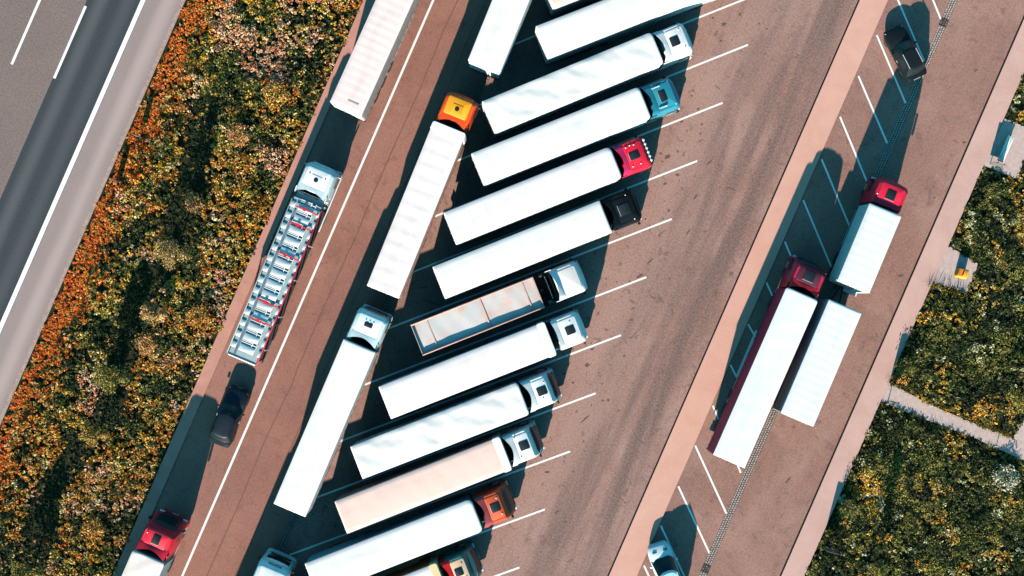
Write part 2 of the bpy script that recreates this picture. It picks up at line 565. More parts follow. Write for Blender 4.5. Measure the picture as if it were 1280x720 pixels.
# oil drips and scuffs left in the mouths of the bays
M_OIL = ground_mat('oil_stain', (0.10, 0.068, 0.060), (0.15, 0.088, 0.072), 2.0, rough=0.8)
def stain(u, v, a, b, ang):
    c = P(u, v)
    n = 14
    pts = []
    for i in range(n):
        r = 0.45 + 0.5 * random.random()
        x, y = a * r * math.cos(2 * math.pi * i / n), b * r * math.sin(2 * math.pi * i / n)
        pts.append((c.x + x * math.cos(ang) - y * math.sin(ang), c.y + x * math.sin(ang) + y * math.cos(ang), 0.0025))
    return pts
vs, fs = [], []
for u, v, a, b, ang in [(812, 327, .55, .13, .8), (732, 523, .6, .12, .75), (734, 456, .3, .2, 0), (770, 258, .16, .16, 0), (870, 245, .4, .12, .9), (836, 263, .16, .14, 0),
                        (826, 192, .14, .14, 0), (834, 196, .35, .2, .3), (866, 113, .14, .12, 0), (925, 18, .16, .14, 0), (716, 478, .14, .13, 0), (684, 590, .25, .13, 0),
                        (791, 385, .2, .1, .3), (887, 203, .4, .1, .7), (904, 68, .5, .12, .2), (750, 470, .1, .1, 0), (696, 640, .3, .1, .5), (860, 290, .5, .1, .9),
                        (905, 30, .3, .2, .5), (800, 345, .4, .15, .5), (1220, 88, .3, .1, .6), (1205, 178, .25, .15, 0), (1168, 247, .14, .12, 0), (985, 600, .4, .12, .9), (1125, 345, .35, .15, .3)]:
    s = stain(u, v, a, b, ang)
    o = len(vs)
    vs += s
    fs.append(tuple(range(o, o + len(s))))
for k in range(11):
    for q in range(7):
        a_, b_ = (899 - 31.7 * (k - 1), 128 + 72.6 * (k - 1)), (random.uniform(-45, 60), random.uniform(-36, 30))
        r_ = random.uniform(.04, .13)
        s = stain(a_[0] + b_[0] - 25, a_[1] + b_[1], r_ * random.uniform(1, 2.2), r_, random.uniform(0, 1.2))
        o = len(vs)
        vs += s
        fs.append(tuple(range(o, o + len(s))))
tag(finish('oil_marks', vs, fs, M_OIL, smooth=False), 'dark oil drips and scuffs on the brown asphalt', 'stains', kind='stuff')

# ------------------------------------------------------------------ setts and gutters
M_SETT = paint('granite_sett', (0.36, 0.30, 0.28), 0.85, dirt=0.7, dirtcol=(0.16, 0.13, 0.12), scale=5.0)
M_SETT_D = paint('gutter_sett', (0.26, 0.20, 0.18), 0.85, dirt=0.7, dirtcol=(0.12, 0.09, 0.08), scale=5.0)
def gutter(p0, p1, t0, t1, rows, mat, bedlab, lab):
    struct('gutter_ground', bedlab, *strip(p0, p1, -0.05, -0.025, t0 - 120, t1 + 120), M_SETT_BED)
    mb = MB()
    w = (p1 - p0) / rows
    ln = 0.19
    t = t0
    while t < t1:
        for r in range(rows):
            a, b = p0 + r * w + 0.016 + random.uniform(-.008, .008), p0 + (r + 1) * w - 0.016 + random.uniform(-.008, .008)
            s, e = t + (r % 2) * ln / 2 + 0.014, t + (r % 2) * ln / 2 + ln - 0.014 + random.uniform(-.01, .01)
            z = random.uniform(-.012, .012)
            top = [W(a + .02, s + .02, z), W(b - .02, s + .02, z + random.uniform(-.004, .004)), W(b - .02, e - .02, z), W(a + .02, e - .02, z)]
            bot = [W(a, s, -.04), W(b, s, -.04), W(b, e, -.04), W(a, e, -.04)]
            mb.add(bot + top, [(4, 5, 6, 7), (0, 1, 5, 4), (1, 2, 6, 5), (2, 3, 7, 6), (3, 0, 4, 7)])
        t += ln
    o = mb.build('cobblestones', mat, smooth=False)
    tag(o, lab, 'cobbles', kind='stuff')
gutter(23.02, 23.58, -32, 42, 3, M_SETT, 'dark bed under the pale sett gutter', 'pale granite setts of the gutter beside the car bays')
gutter(-7.72, -7.24, -32, 36, 2, M_SETT_D, 'dark bed under the brown sett gutter', 'brownish setts of the gutter behind the slanted bays')

def drain(u, v, lab):
    p, t = PT(u, v)
    c = W(23.3, t)
    r = thing('drain_grate', lab, 'drain', (c.x, c.y, 0.0), ROAD_ANG, 'drain grates in the sett gutter')
    def fr():
        m = MB()
        for y0, y1, x0, x1 in ((-.3, -.25, -.3, .3), (.25, .3, -.3, .3), (-.25, .25, -.3, -.25), (-.25, .25, .25, .3)):
            m.box(x0, x1, y0, y1, -.02, .025)
        return m.build('frame', M_CHASSIS, r)
    cached('grate_frame', 'frame', r, fr)
    cached('grate_pit', 'pit', r, lambda: MB().box(-.25, .25, -.25, .25, -.02, -.012).build('pit', M_BLACK, r))
    for k in range(7):
        b = cached('grate_bar', 'bar', r, lambda: MB().box(-.25, .25, -.018, .018, -.01, .018).build('bar', M_CHASSIS, r))
        b.location = (0, -.2 + k * .0667, 0)
drain(1181, 29, 'dark drain grate in the setts beside the black car')
drain(882, 711, 'dark drain grate in the setts beside the pale blue car')

# ------------------------------------------------------------------ wheels
def wheel(parent, x, y, r=0.50, w=0.30, side=1, rim=M_RIM, tyre=M_TYRE):
    key = ('wheel', r, w)
    def mk():
        m = MB()
        m.lathe_y([(r * .56, -w / 2), (r * .9, -w / 2), (r, -w * .36), (r, w * .36), (r * .9, w / 2), (r * .56, w / 2)], 22)
        return m.build('wheel', tyre, parent)
    o = cached(key, 'wheel', parent, mk)
    o.location = (x, y, r)
    o.rotation_euler = (0, 0, 0 if side > 0 else math.pi)
    def mr():
        m = MB()
        m.lathe_y([(r * .55, -w * .4), (r * .57, w * .42), (r * .48, w * .44), (r * .40, w * .28), (r * .2, w * .32), (r * .12, w * .42), (r * .02, w * .42)], 16)
        return m.build('rim', rim, o)
    cached(('rim', r, w, rim.name), 'rim', o, mr)
    return o

# ------------------------------------------------------------------ lorries
def colmat(tagname, col, rough=0.38, coat=0.15, dirt=0.22, metal=0.0):
    return paint('paint_' + tagname, col, rough, metal, dirt, coat=coat)

def roofmat(tagname, col, dirt=0.16):
    """trailer roof: grime streaks and faint cross seams"""
    key = 'roof_' + tagname
    if key in MATS:
        return MATS[key]
    m = paint(key, col, 0.55, 0, dirt, dirtcol=(0.36, 0.31, 0.28), scale=0.7, stretch=(0.35, 1.6, 1))
    nt = m.node_tree
    b = nt.nodes['Principled BSDF']
    src = b.inputs['Base Color'].links[0].from_socket
    tc = nt.nodes.new('ShaderNodeTexCoord')
    sep = nt.nodes.new('ShaderNodeSeparateXYZ')
    nt.links.new(tc.outputs['Object'], sep.inputs[0])
    fr_ = math_n(nt, 'FRACT', math_n(nt, 'DIVIDE', sep.outputs[0], 1.23))
    seam_ = remap(nt, math_n(nt, 'ABSOLUTE', math_n(nt, 'SUBTRACT', fr_, 0.5)), 0.035, 0.012)
    oi = nt.nodes.new('ShaderNodeObjectInfo')
    n = noise(nt, tc.outputs['Object'], 1.3, 4, 0.6)
    amt = math_n(nt, 'MULTIPLY', math_n(nt, 'MULTIPLY', seam_, remap(nt, n, 0.35, 0.65)), 0.16)
    c = mixc(nt, amt, src, tuple(x * 0.55 for x in col))
    nt.links.new(c, b.inputs['Base Color'])
    return m

def trailer_half(x, L, Wd, fr):
    if fr > 0 and x > L - fr:
        d = x - (L - fr)
        return Wd / 2 - (fr - math.sqrt(max(fr * fr - d * d, 0)))
    return Wd / 2

def roof_sheet(parent, L, Wd, H, fr, style, mat, x0=0.0):
    def mk():
        m = MB()
        nx, ny = int(L / 0.2) + 1, 13
        r2 = random.Random(hash((round(L, 2), style)) & 0xffff)
        ph = [r2.uniform(0, 6.28) for _ in range(12)]
        xs = [L * i / (nx - 1) for i in range(nx)]
        # thin end rows so the ends turn down
        xs = [0.0, 0.03, 0.10] + xs[1:-1] + [L - 0.10, L - 0.03, L]
        xs = sorted(set(round(min(max(q, 0), L - 0.001), 4) for q in xs))
        pts = []
        for x in xs:
            hw = trailer_half(x, L, Wd, fr)
            for j in range(ny):
                s = -1 + 2 * j / (ny - 1)
                s = math.copysign(abs(s) ** 0.8, s) if s else 0
                y = s * hw
                e = min(x, L - x, (1 - abs(s)) * hw)
                z = H - 0.05 * max(0, 1 - e / 0.07) ** 2
                z += 0.03 * (1 - s * s)
                k = min(1.0, e / 0.3)
                if style == 'bows':
                    z += k * 0.02 * abs(math.sin(math.pi * x / 0.62))
                elif style == 'corrugated':
                    z += k * 0.010 * math.sin(2 * math.pi * x / 1.05) + k * 0.002 * math.sin(9 * x + 3 * s)
                elif style == 'wrinkled':
                    z += k * (0.03 * math.sin(1.1 * x + ph[0] + 2.2 * s) * math.sin(2.9 * s + ph[1] + 0.5 * x)
                              + 0.016 * math.sin(3.1 * x + ph[2] + 4 * s + 1.3 * math.sin(x)) + 0.006 * math.sin(7.3 * x + 6 * s + ph[3]))
                else:
                    z += k * (0.006 * math.sin(0.9 * x + ph[4]) * math.cos(2 * s + ph[5]) + 0.003 * math.sin(4.3 * x + ph[6] + 2 * s))
                pts.append((x + x0, y, z))
        m.grid(pts, len(xs), ny)
        # skirt
        n, q = len(xs), ny
        ring = [i * q for i in range(n)] + [(n - 1) * q + j for j in range(1, q)] + [i * q + q - 1 for i in range(n - 2, -1, -1)] + [j for j in range(q - 2, 0, -1)]
        base = len(m.v)
        low = [m.v[i] - Vector((0, 0, 0.09)) for i in ring]
        m.v += low
        for a in range(len(ring)):
            b = (a + 1) % len(ring)
            m.f.append([ring[a], base + a, base + b, ring[b]])
            m.m.append(0)
        return m.build('roof_sheet', mat, parent, ang=50)
    return cached(('roof', L, Wd, H, fr, style, mat.name, x0), 'roof_sheet', parent, mk)

def box_body(parent, L, Wd, H, fr, z0, side, name='trailer', x0=0.0, rail=M_ALU, doors=None, curtain=None, curtain_style=True):
    """box shell with corner posts; returns the body object"""
    def mk():
        m = MB()
        i = 0.02
        m.loft([rr(x0 + i, x0 + L - i, -Wd / 2 + i, Wd / 2 - i, 0.04, 3, z, max(fr, 0.04)) for z in (z0, H - 0.06)])
        m.mat(1)
        for s in (-1, 1):                                  # bottom rail and long chassis beams
            m.box(x0 + 0.05, x0 + L - 0.1, s * (Wd / 2 - 0.03) - 0.03, s * (Wd / 2 - 0.03) + 0.03, z0 - 0.14, z0)
            if name == 'trailer':
                m.box(x0 + 0.2, x0 + L - 0.3, s * 0.5 - 0.07, s * 0.5 + 0.07, z0 - 0.45, z0 - 0.01)
        for k in range(int(L / 1.2)):
            m.box(x0 + 0.5 + k * 1.2, x0 + 0.6 + k * 1.2, -Wd / 2 + 0.07, Wd / 2 - 0.07, z0 - 0.13, z0 - 0.005)
        m.box(x0 - 0.03, x0 + 0.08, -Wd / 2 + 0.05, Wd / 2 - 0.05, z0 - 0.62, z0 - 0.48)      # underrun bar
        m.box(x0 + 0.0, x0 + 0.06, -0.7, -0.6, z0 - 0.48, z0 - 0.14)
        m.box(x0 + 0.0, x0 + 0.06, 0.6, 0.7, z0 - 0.48, z0 - 0.14)
        return m.build(name, [side, M_CHASSIS], parent)
    body = cached(('body', L, Wd, H, fr, z0, side.name, name, x0), name, parent, mk)
    dm = doors or side
    def mkd(s):
        m = MB()
        a, b = (0.012, Wd / 2 - 0.06)
        m.box(x0 - 0.03, x0 + 0.019, min(s * a, s * b), max(s * a, s * b), z0 + 0.03, H - 0.16)
        m.mat(1)
        for q in (0.25, 0.75):
            y = s * (a + (b - a) * q)
            m.tube((x0 - 0.055, y, z0 + 0.02), (x0 - 0.055, y, H - 0.14), 0.018, n=6)
            m.box(x0 - 0.075, x0 - 0.03, y - 0.03, y + 0.03, z0 + 0.55, z0 + 0.62)
        return m
    for s in (-1, 1):
        cached(('door', s, Wd, H, z0, dm.name, x0), 'rear_door', body, lambda: mkd(s).build('rear_door', [dm, M_ALU], body))
    def mkrail(s):
        m = MB()
        m.box(x0 + 0.03, x0 + L - max(fr, 0.05), s * (Wd / 2 - .01) - 0.025, s * (Wd / 2 - .01) + 0.025, H - 0.19, H - 0.07)
        return m.build('roof_rail', rail, body)
    for s in (-1, 1):
        cached(('rail', s, L, Wd, H, fr, rail.name, x0), 'roof_rail', body, lambda: mkrail(s))
    if curtain:
        def mkc(s):
            m = MB()
            n = int(L / 0.22)
            pts = []
            za, zb = z0 - 0.06, H - 0.2
            for i in range(n + 1):
                x = x0 + 0.12 + (L - 0.24 - max(fr - 0.1, 0)) * i / n
                y = s * (Wd / 2 + 0.004 + 0.012 * abs(math.sin(i * 1.3)))
                for j in range(4):
                    pts.append((x, y, za + (zb - za) * j / 3))
            m.grid(pts, n + 1, 4)
            m.mat(1)
            for k in range(int(L / 0.62)):
                x = x0 + 0.4 + k * 0.62
                if x < x0 + L - 0.4 - fr:
                    m.box(x - 0.025, x + 0.025, s * (Wd / 2 + 0.022) - 0.008, s * (Wd / 2 + 0.022) + 0.008, za - 0.16, za + 0.32)
            return m.build('side_curtain', [curtain, M_BLACK], body)
        for s in (-1, 1):
            cached(('curtain', s, L, Wd, H, fr, z0, curtain.name, x0), 'side_curtain', body, lambda: mkc(s))
    for s in (-1, 1):
        def mkl():
            return MB().box(x0 - 0.05, x0 - 0.0, s * 0.95 - 0.2, s * 0.95 + 0.2, z0 - 0.44, z0 - 0.3).build('tail_light', M_TAIL, body)
        cached(('tail', s, z0, x0), 'tail_light', body, mkl)
    return body

def side_guard(parent, xa, xb, Wd, s, mat=M_ALU):
    def mk():
        m = MB()
        for z in (0.5, 0.78):
            m.box(xa, xb, s * (Wd / 2 - .05) - .015, s * (Wd / 2 - .05) + .015, z, z + 0.12)
        for k in range(4):
            x = xa + 0.15 + (xb - xa - 0.3) * k / 3
            m.box(x - .03, x + .03, s * (Wd / 2 - .085) - .018, s * (Wd / 2 - .085) + .018, 0.5, 1.05)
        return m.build('side_guard', mat, parent)
    return cached(('guard', xa, xb, Wd, s, mat.name), 'side_guard', parent, mk)

CAB_STYLES = {
    # z, front x, rear x, half width, corner radius
    'high': [(.42, 2.18, .25, 1.16, .28), (.95, 2.26, .06, 1.24, .30), (1.70, 2.26, .05, 1.25, .30), (2.78, 2.19, .05, 1.24, .32),
             (3.10, 2.17, .05, 1.22, .36), (3.42, 2.10, .06, 1.19, .38), (3.60, 1.99, .10, 1.13, .38), (3.68, 1.84, .16, 1.05, .36)],
    'raked': [(.42, 2.24, .25, 1.16, .26), (.95, 2.32, .06, 1.24, .28), (1.70, 2.32, .05, 1.25, .28), (2.78, 1.93, .05, 1.24, .28),
              (3.05, 1.78, .05, 1.22, .24), (3.42, 1.70, .06, 1.17, .22), (3.60, 1.62, .08, 1.10, .20), (3.68, 1.54, .14, 1.02, .20)],
    'low': [(.42, 2.14, .25, 1.16, .28), (.95, 2.24, .06, 1.24, .28), (1.60, 2.24, .05, 1.25, .28), (2.50, 2.02, .05, 1.22, .30),
            (2.78, 1.86, .05, 1.18, .32), (2.92, 1.66, .08, 1.10, .32), (2.98, 1.48, .16, 1.00, .30)],
}

def cab_ring(z, xf, xr, hw, r, bow=0.10):
    pts = rr(xr, xf, -hw, hw, 0.07, 5, z, r)
    out = []
    for x, y, zz in pts:
        k = max(0.0, (x - xr) / (xf - xr)) ** 6
        out.append((x - bow * k * (y / hw) ** 2, y, zz))
    return out

def face_x(style, z):
    S = CAB_STYLES[style]
    for a, b in zip(S, S[1:]):
        if a[0] <= z <= b[0]:
            f = (z - a[0]) / (b[0] - a[0])
            return a[1] + (b[1] - a[1]) * f, a[3] + (b[3] - a[3]) * f
    return S[-1][1], S[-1][3]

def front_patch(parent, style, za, zb, hw, name, mat, off=0.012, bow=0.10, scale=1.0, n=9):
    m = MB()
    th = 0.02
    pts = []
    for layer in (off - th, off):
        for z in (za, (za + zb) / 2, zb):
            xf, h = face_x(style, z)
            for j in range(n):
                y = hw * (-1 + 2 * j / (n - 1))
                c = 0.30
                d = max(0, abs(y) - (h - c))
                rnd = c - math.sqrt(max(c * c - d * d, 0.0))
                pts.append((scale * (xf - bow * (y / h) ** 2 - rnd) + layer, y, z))
    q = 3 * n
    fs = []
    for i in range(2):
        for j in range(n - 1):
            a = i * n + j
            fs.append((q + a, q + a + 1, q + a + n + 1, q + a + n))
    ring = list(range(n)) + [n + n - 1] + [2 * n + j for j in range(n - 1, -1, -1)] + [n]
    for a, b in zip(ring, ring[1:] + ring[:1]):
        fs.append((a, b, q + b, q + a))
    m.add(pts, fs)
    return m.build(name, mat, parent)

def text_mesh(body, size, mat, name, parent, depth=0.012):
    cu = bpy.data.curves.new(name, 'FONT')
    cu.body = body
    cu.size = size
    cu.extrude = depth
    cu.align_x = 'CENTER'
    cu.align_y = 'CENTER'
    tmp = bpy.data.objects.new(name, cu)
    C.objects.link(tmp)
    me = bpy.data.meshes.new_from_object(tmp.evaluated_get(bpy.context.evaluated_depsgraph_get()))
    bpy.data.objects.remove(tmp)
    me.materials.clear()
    me.materials.append(mat)
    return link(name, me, parent)

def build_cab(root, x, spec, cid):
    """driver's cab with its rear wall at local x"""
    st = spec.get('cab', 'high')
    col = colmat(spec['cabname'], spec['cabcol'], dirt=spec.get('cabdirt', 0.2))
    roofc = colmat(spec['cabname'] + '_roof', spec['roofcol'], dirt=spec.get('cabdirt', 0.2)) if 'roofcol' in spec else col
    defc = colmat(spec['cabname'] + '_deflector', spec['defcol'], dirt=spec.get('cabdirt', 0.2)) if 'defcol' in spec else col
    S = CAB_STYLES[st]
    top = S[-1][0]
    def mk():
        m = MB()
        m.loft([cab_ring(*s) for s in S])
        # wheel arch panels and lower skirt
        m.mat(1)
        m.box(0.3, 2.0, -1.0, 1.0, 0.40, 0.60)
        return m.build('cab', [col, M_CHASSIS], root, ang=32)
    cab = cached(('cab', st, col.name), 'cab', root, mk)
    cab.location = (x, 0, 0)
    cab.scale = (1, 1, spec.get('cabscale', 1.0))
    xt, xr = S[-1][1], S[-1][2]
    hw = S[-1][3]
    # raised roof panel
    if st != 'low':
        def mkr():
            m = MB()
            m.loft([rr(.42, xt - .04, -hw * .86, hw * .86, .14, 4, top - .02), rr(.42, xt - .04, -hw * .86, hw * .86, .14, 4, top + .03), rr(.47, xt - .11, -hw * .80, hw * .80, .12, 4, top + .055)])
            return m.build('roof_panel', roofc, cab, ang=30)
        cached(('roofpanel', st, roofc.name), 'roof_panel', cab, mkr)
        ztop = top + .055
    else:
        ztop = top
    if spec.get('hatch', 'square') == 'square':
        hx, hs = spec.get('hx', .98), spec.get('hs', (.34, .30))
        def mkh():
            m = MB()
            m.loft([rr(hx - hs[0], hx + hs[0], -hs[1], hs[1], .08, 3, ztop - .01), rr(hx - hs[0], hx + hs[0], -hs[1], hs[1], .08, 3, ztop + .03), rr(hx - hs[0] + .03, hx + hs[0] - .03, -hs[1] + .03, hs[1] - .03, .06, 3, ztop + .045)])
            m.mat(1)
            m.box(hx - hs[0] - .03, hx - hs[0] - .002, -hs[1], hs[1], ztop - .01, ztop + .02)
            return m.build('roof_hatch', [M_HATCH, M_ALU], cab)
        cached(('hatch', st, hx, hs, ztop), 'roof_hatch', cab, mkh)
    elif spec.get('hatch') == 'round':
        cached(('vent', st, ztop), 'roof_vent', cab, lambda: MB().lathe_z([(.17, -.01), (.17, .05), (.13, .07), (.02, .075)], 16, (.98, 0, ztop)).build('roof_vent', M_HATCH, cab))
        cached(('panelrim', st, ztop, roofc.name), 'vent_panel', cab, lambda: MB().loft([rr(.62, 1.32, -.42, .42, .06, 3, ztop - .01), rr(.62, 1.32, -.42, .42, .06, 3, ztop + .02), rr(.65, 1.29, -.39, .39, .05, 3, ztop + .03)]).build('vent_panel', roofc, cab))
    # concave air deflector and side flaps
    if spec.get('deflector', True):
        d0, lift = spec.get('dlen', .42), spec.get('dlift', .16)
        def mkd():
            m = MB()
            base = top - .02
            def fn(i, j):
                s = -1 + 2 * j
                y = s * (1.16 - .02)
                xr_ = -d0 * (abs(s) ** 1.7) + .10
                xx = xr_ + (.50 - xr_) * i
                e = max(0, abs(s) - .8) / .2
                z = base + lift * (1 - i) ** .8 + .02 - .10 * e * e
                return (xx, y, z)
            m.slab(fn, 7, 17, .05)
            return m.build('air_deflector', defc, cab, ang=35)
        cached(('defl', st, d0, lift, defc.name), 'air_deflector', cab, mkd)
    for s in (-1, 1):
        def mkf():
            m = MB()
            zt = top - .12
            y = s * 1.20
            pts = [(.08, .95), (.08, zt), (-.36, zt - .1), (-.42, 1.0)]
            a = [(px, y - .025, pz) for px, pz in pts]
            b = [(px, y + .025, pz) for px, pz in pts]
            m.add(a + b, [(0, 1, 2, 3), (7, 6, 5, 4), (0, 4, 5, 1), (1, 5, 6, 2), (2, 6, 7, 3), (3, 7, 4, 0)])
            return m.build('side_flap', defc, cab)
        if spec.get('flaps', True):
            cached(('flap', st, s, defc.name), 'side_flap', cab, mkf)
    # glazing, visor, grille, bumper
    wz0, wz1 = (1.72, 2.74) if st != 'low' else (1.62, 2.46)
    cached(('screen', st), 'windscreen', cab, lambda: front_patch(cab, st, wz0, wz1, 1.12, 'windscreen', M_GLASS))
    vc = spec.get('visor', None)
    vm = (M_BLACK if st != 'high' else col) if vc is None else colmat(spec['cabname'] + '_visor', vc)
    def mkv():
        m = MB()
        zv = wz1 + .10
        xf, h = face_x(st, zv)
        def fn(i, j):
            y = 1.06 * (-1 + 2 * j)
            xx = xf - .08 * (y / h) ** 2 - .10 * max(0, abs(y) - .8) / .26
            return (xx - .08 + (.26 if st != 'high' else .17) * i, y, zv + .09 - .20 * i)
        m.slab(fn, 3, 11, .025)
        return m.build('sun_visor', vm, cab)
    cached(('visor', st, vm.name), 'sun_visor', cab, mkv)
    cached(('grille', st), 'grille', cab, lambda: front_patch(cab, st, .98, 1.52, .82, 'grille', M_BLACK))
    def mkb():
        m = MB()
        m.loft([rr(1.70, 2.34, -1.24, 1.24, .08, 4, z, .26) for z in (.34, .40, .74, .80)])
        return m.build('bumper', col, cab, ang=32)
    cached(('bumper', st, col.name), 'bumper', cab, mkb)
    cached('cabplate', 'licence_plate', cab, lambda: MB().box(2.335, 2.352, -.26, .26, .50, .61).build('licence_plate', M_PLATE, cab))
    for s in (-1, 1):
        def mkw():
            m = MB()
            y = s * 1.242
            pts = [(.95, 1.72), (2.02, 1.72), (1.86, 2.55), (.95, 2.55)] if st != 'low' else [(.95, 1.62), (1.98, 1.62), (1.84, 2.36), (.95, 2.36)]
            a = [(px, y - .012, pz) for px, pz in pts]
            b = [(px, y + .012, pz) for px, pz in pts]
            m.add(a + b, [(0, 1, 2, 3), (7, 6, 5, 4), (0, 4, 5, 1), (1, 5, 6, 2), (2, 6, 7, 3), (3, 7, 4, 0)])
            return m.build('side_window', M_GLASS, cab)
        cached(('sidewin', st, s), 'side_window', cab, mkw)
        def mkh2():
            m = MB()
            m.box(2.20, 2.345, s * .95 - .2, s * .95 + .2, .82, .99, .03)
            return m.build('headlight', M_LAMP, cab)
        cached(('headlight', s), 'headlight', cab, mkh2)
        def mkm():
            m = MB()
            m.tube((1.80, s * 1.18, 2.52), (1.87, s * 1.36, 2.50), .03, n=6)
            m.box(1.80, 1.94, s * 1.38 - .09, s * 1.38 + .09, 1.86, 2.54, .05)
            m.mat(1)
            m.box(1.786, 1.799, s * 1.38 - .07, s * 1.38 + .07, 1.92, 2.48)
            return m.build('mirror', [M_BLACK if spec.get('mirrorblack', True) else col, M_GLASS], cab)
        cached(('mirror', s, spec.get('mirrorblack', True), col.name if not spec.get('mirrorblack', True) else ''), 'mirror', cab, mkm)
        def mks():
            m = MB()
            m.box(1.25, 1.75, s * 1.215 - .03, s * 1.215 + .03, .42, .50)
            m.box(1.25, 1.75, s * 1.215 - .03, s * 1.215 + .03, .72, .80)
            return m.build('step', M_ALU, cab)
        cached(('step', s), 'step', cab, mks)
    for (lx, ly) in spec.get('lamps', []):
        o = cached(('mlamp', spec.get('lampmat', 'white')), 'roof_lamp', cab, lambda: MB().lathe_z([(.05, 0), (.05, .04), (.03, .06), (.005, .065)], 10).build('roof_lamp', M_LAMP if spec.get('lampmat', 'white') == 'white' else M_AMBER, cab))
        o.location = (lx, ly, ztop if abs(ly) < hw * .8 and .45 < lx < xt - .1 else top - .03)
    if spec.get('lightbar'):
        def mkbar():
            m = MB()
            m.tube((xt + .22, -.95, top + .06), (xt + .22, .95, top + .06), .03, n=8)
            m.tube((xt + .22, -.7, top - .2), (xt + .22, -.7, top + .06), .02, n=6)
            m.tube((xt + .22, .7, top - .2), (xt + .22, .7, top + .06), .02, n=6)
            m.mat(1)
            for k in range(6):
                m.lathe_z([(.075, 0), (.09, .05), (.09, .13), (.02, .16)], 10, (xt + .22, -.8 + k * .32, top + .03))
            return m.build('light_bar', [M_ALU, M_LAMP], cab)
        cached(('lightbar', st), 'light_bar', cab, mkbar)
    if spec.get('horns'):
        def mkhorn():
            m = MB()
            for s in (-1, 1):
                m.tube((.35, s * .78, ztop + .08), (1.0, s * .78, ztop + .08), .03, .06, 8)
                m.box(.45, .50, s * .78 - .02, s * .78 + .02, ztop - .02, ztop + .06)
            return m.build('roof_horn', M_ALU, cab)
        cached(('horn', st, ztop), 'roof_horn', cab, mkhorn)
    if spec.get('text'):
        t = text_mesh(spec['text'], .30, M_BLACK, 'lettering', cab)
        zt = 3.22 if st != 'high' else 3.40
        xf, _ = face_x(st, zt)
        xf2, _ = face_x(st, zt + .12)
        pitch = math.atan2(.12, xf - xf2)
        # upright for somebody standing in front of the lorry
        t.matrix_local = Matrix.Translation((xf + .015, 0, zt)) @ Matrix.Rotation(R(90), 4, 'Z') @ Matrix.Rotation(pitch, 4, 'X')
        # the tractor's own mirrored side carries nothing else
    return cab

def tractor(root, x, spec, cid):
    """tractor chassis under the trailer's front; cab rear wall at x"""
    def mk():
        m = MB()
        for s in (-1, 1):
            m.box(-3.1, 2.1, s * .42 - .05, s * .42 + .05, .62, .94)
        for k in (-3.0, -1.9, -.6, .4):
            m.box(k, k + .1, -.42, .42, .66, .90)
        m.box(-.22, -.05, -1.05, 1.05, .95, 2.2)
        m.box(-.6, -.25, -1.1, 1.1, .98, 1.03)
        m.tube((-.18, .3, 2.0), (-.42, .32, 1.5), .03, n=6)
        m.tube((-.18, .1, 2.0), (-.42, .05, 1.45), .03, n=6)
        m.tube((-.18, -.15, 2.0), (-.44, -.2, 1.5), .03, n=6)
        for s in (-1, 1):
            m.box(-2.25, -.95, s * 1.02 - .24, s * 1.02 + .24, 1.04, 1.08)
            m.box(-3.1, -3.04, s * .95 - .2, s * .95 + .2, .55, .75)
        return m.build('chassis', M_CHASSIS, root)
    ch = cached('tractor_chassis', 'chassis', root, mk)
    ch.location = (x, 0, 0)
    for s in (-1, 1):
        cached(('tank', s), 'fuel_tank', ch, lambda: MB().loft([[(xx, s * .95 + .28 * math.cos(a) * (1 if abs(math.cos(a)) < .8 else 1.05), .72 + .28 * math.sin(a)) for a in [2 * math.pi * i / 14 for i in range(14)]] for xx in (-.85, -.82, .35, .38)]).build('fuel_tank', M_ALU, ch))
    cached('fifth_wheel', 'fifth_wheel', ch, lambda: MB().lathe_z([(.46, .96), (.46, 1.10), (.40, 1.13), (.05, 1.13)], 18, (-1.75, 0, 0)).build('fifth_wheel', M_STEEL, ch))
    for s in (-1, 1):
        wheel(root, x + 1.25, s * 1.06, .50, .32, s)
        wheel(root, x - 1.6, s * .98, .50, .56, s)
    build_cab(root, x, spec, cid)

def place(u, v, dx, dy, z=4.0):
    """ground point under a roof pixel, and heading from an image direction"""
    q = P(u, v, z)
    return (q.x, q.y, 0.0), math.atan2(-dy, dx)

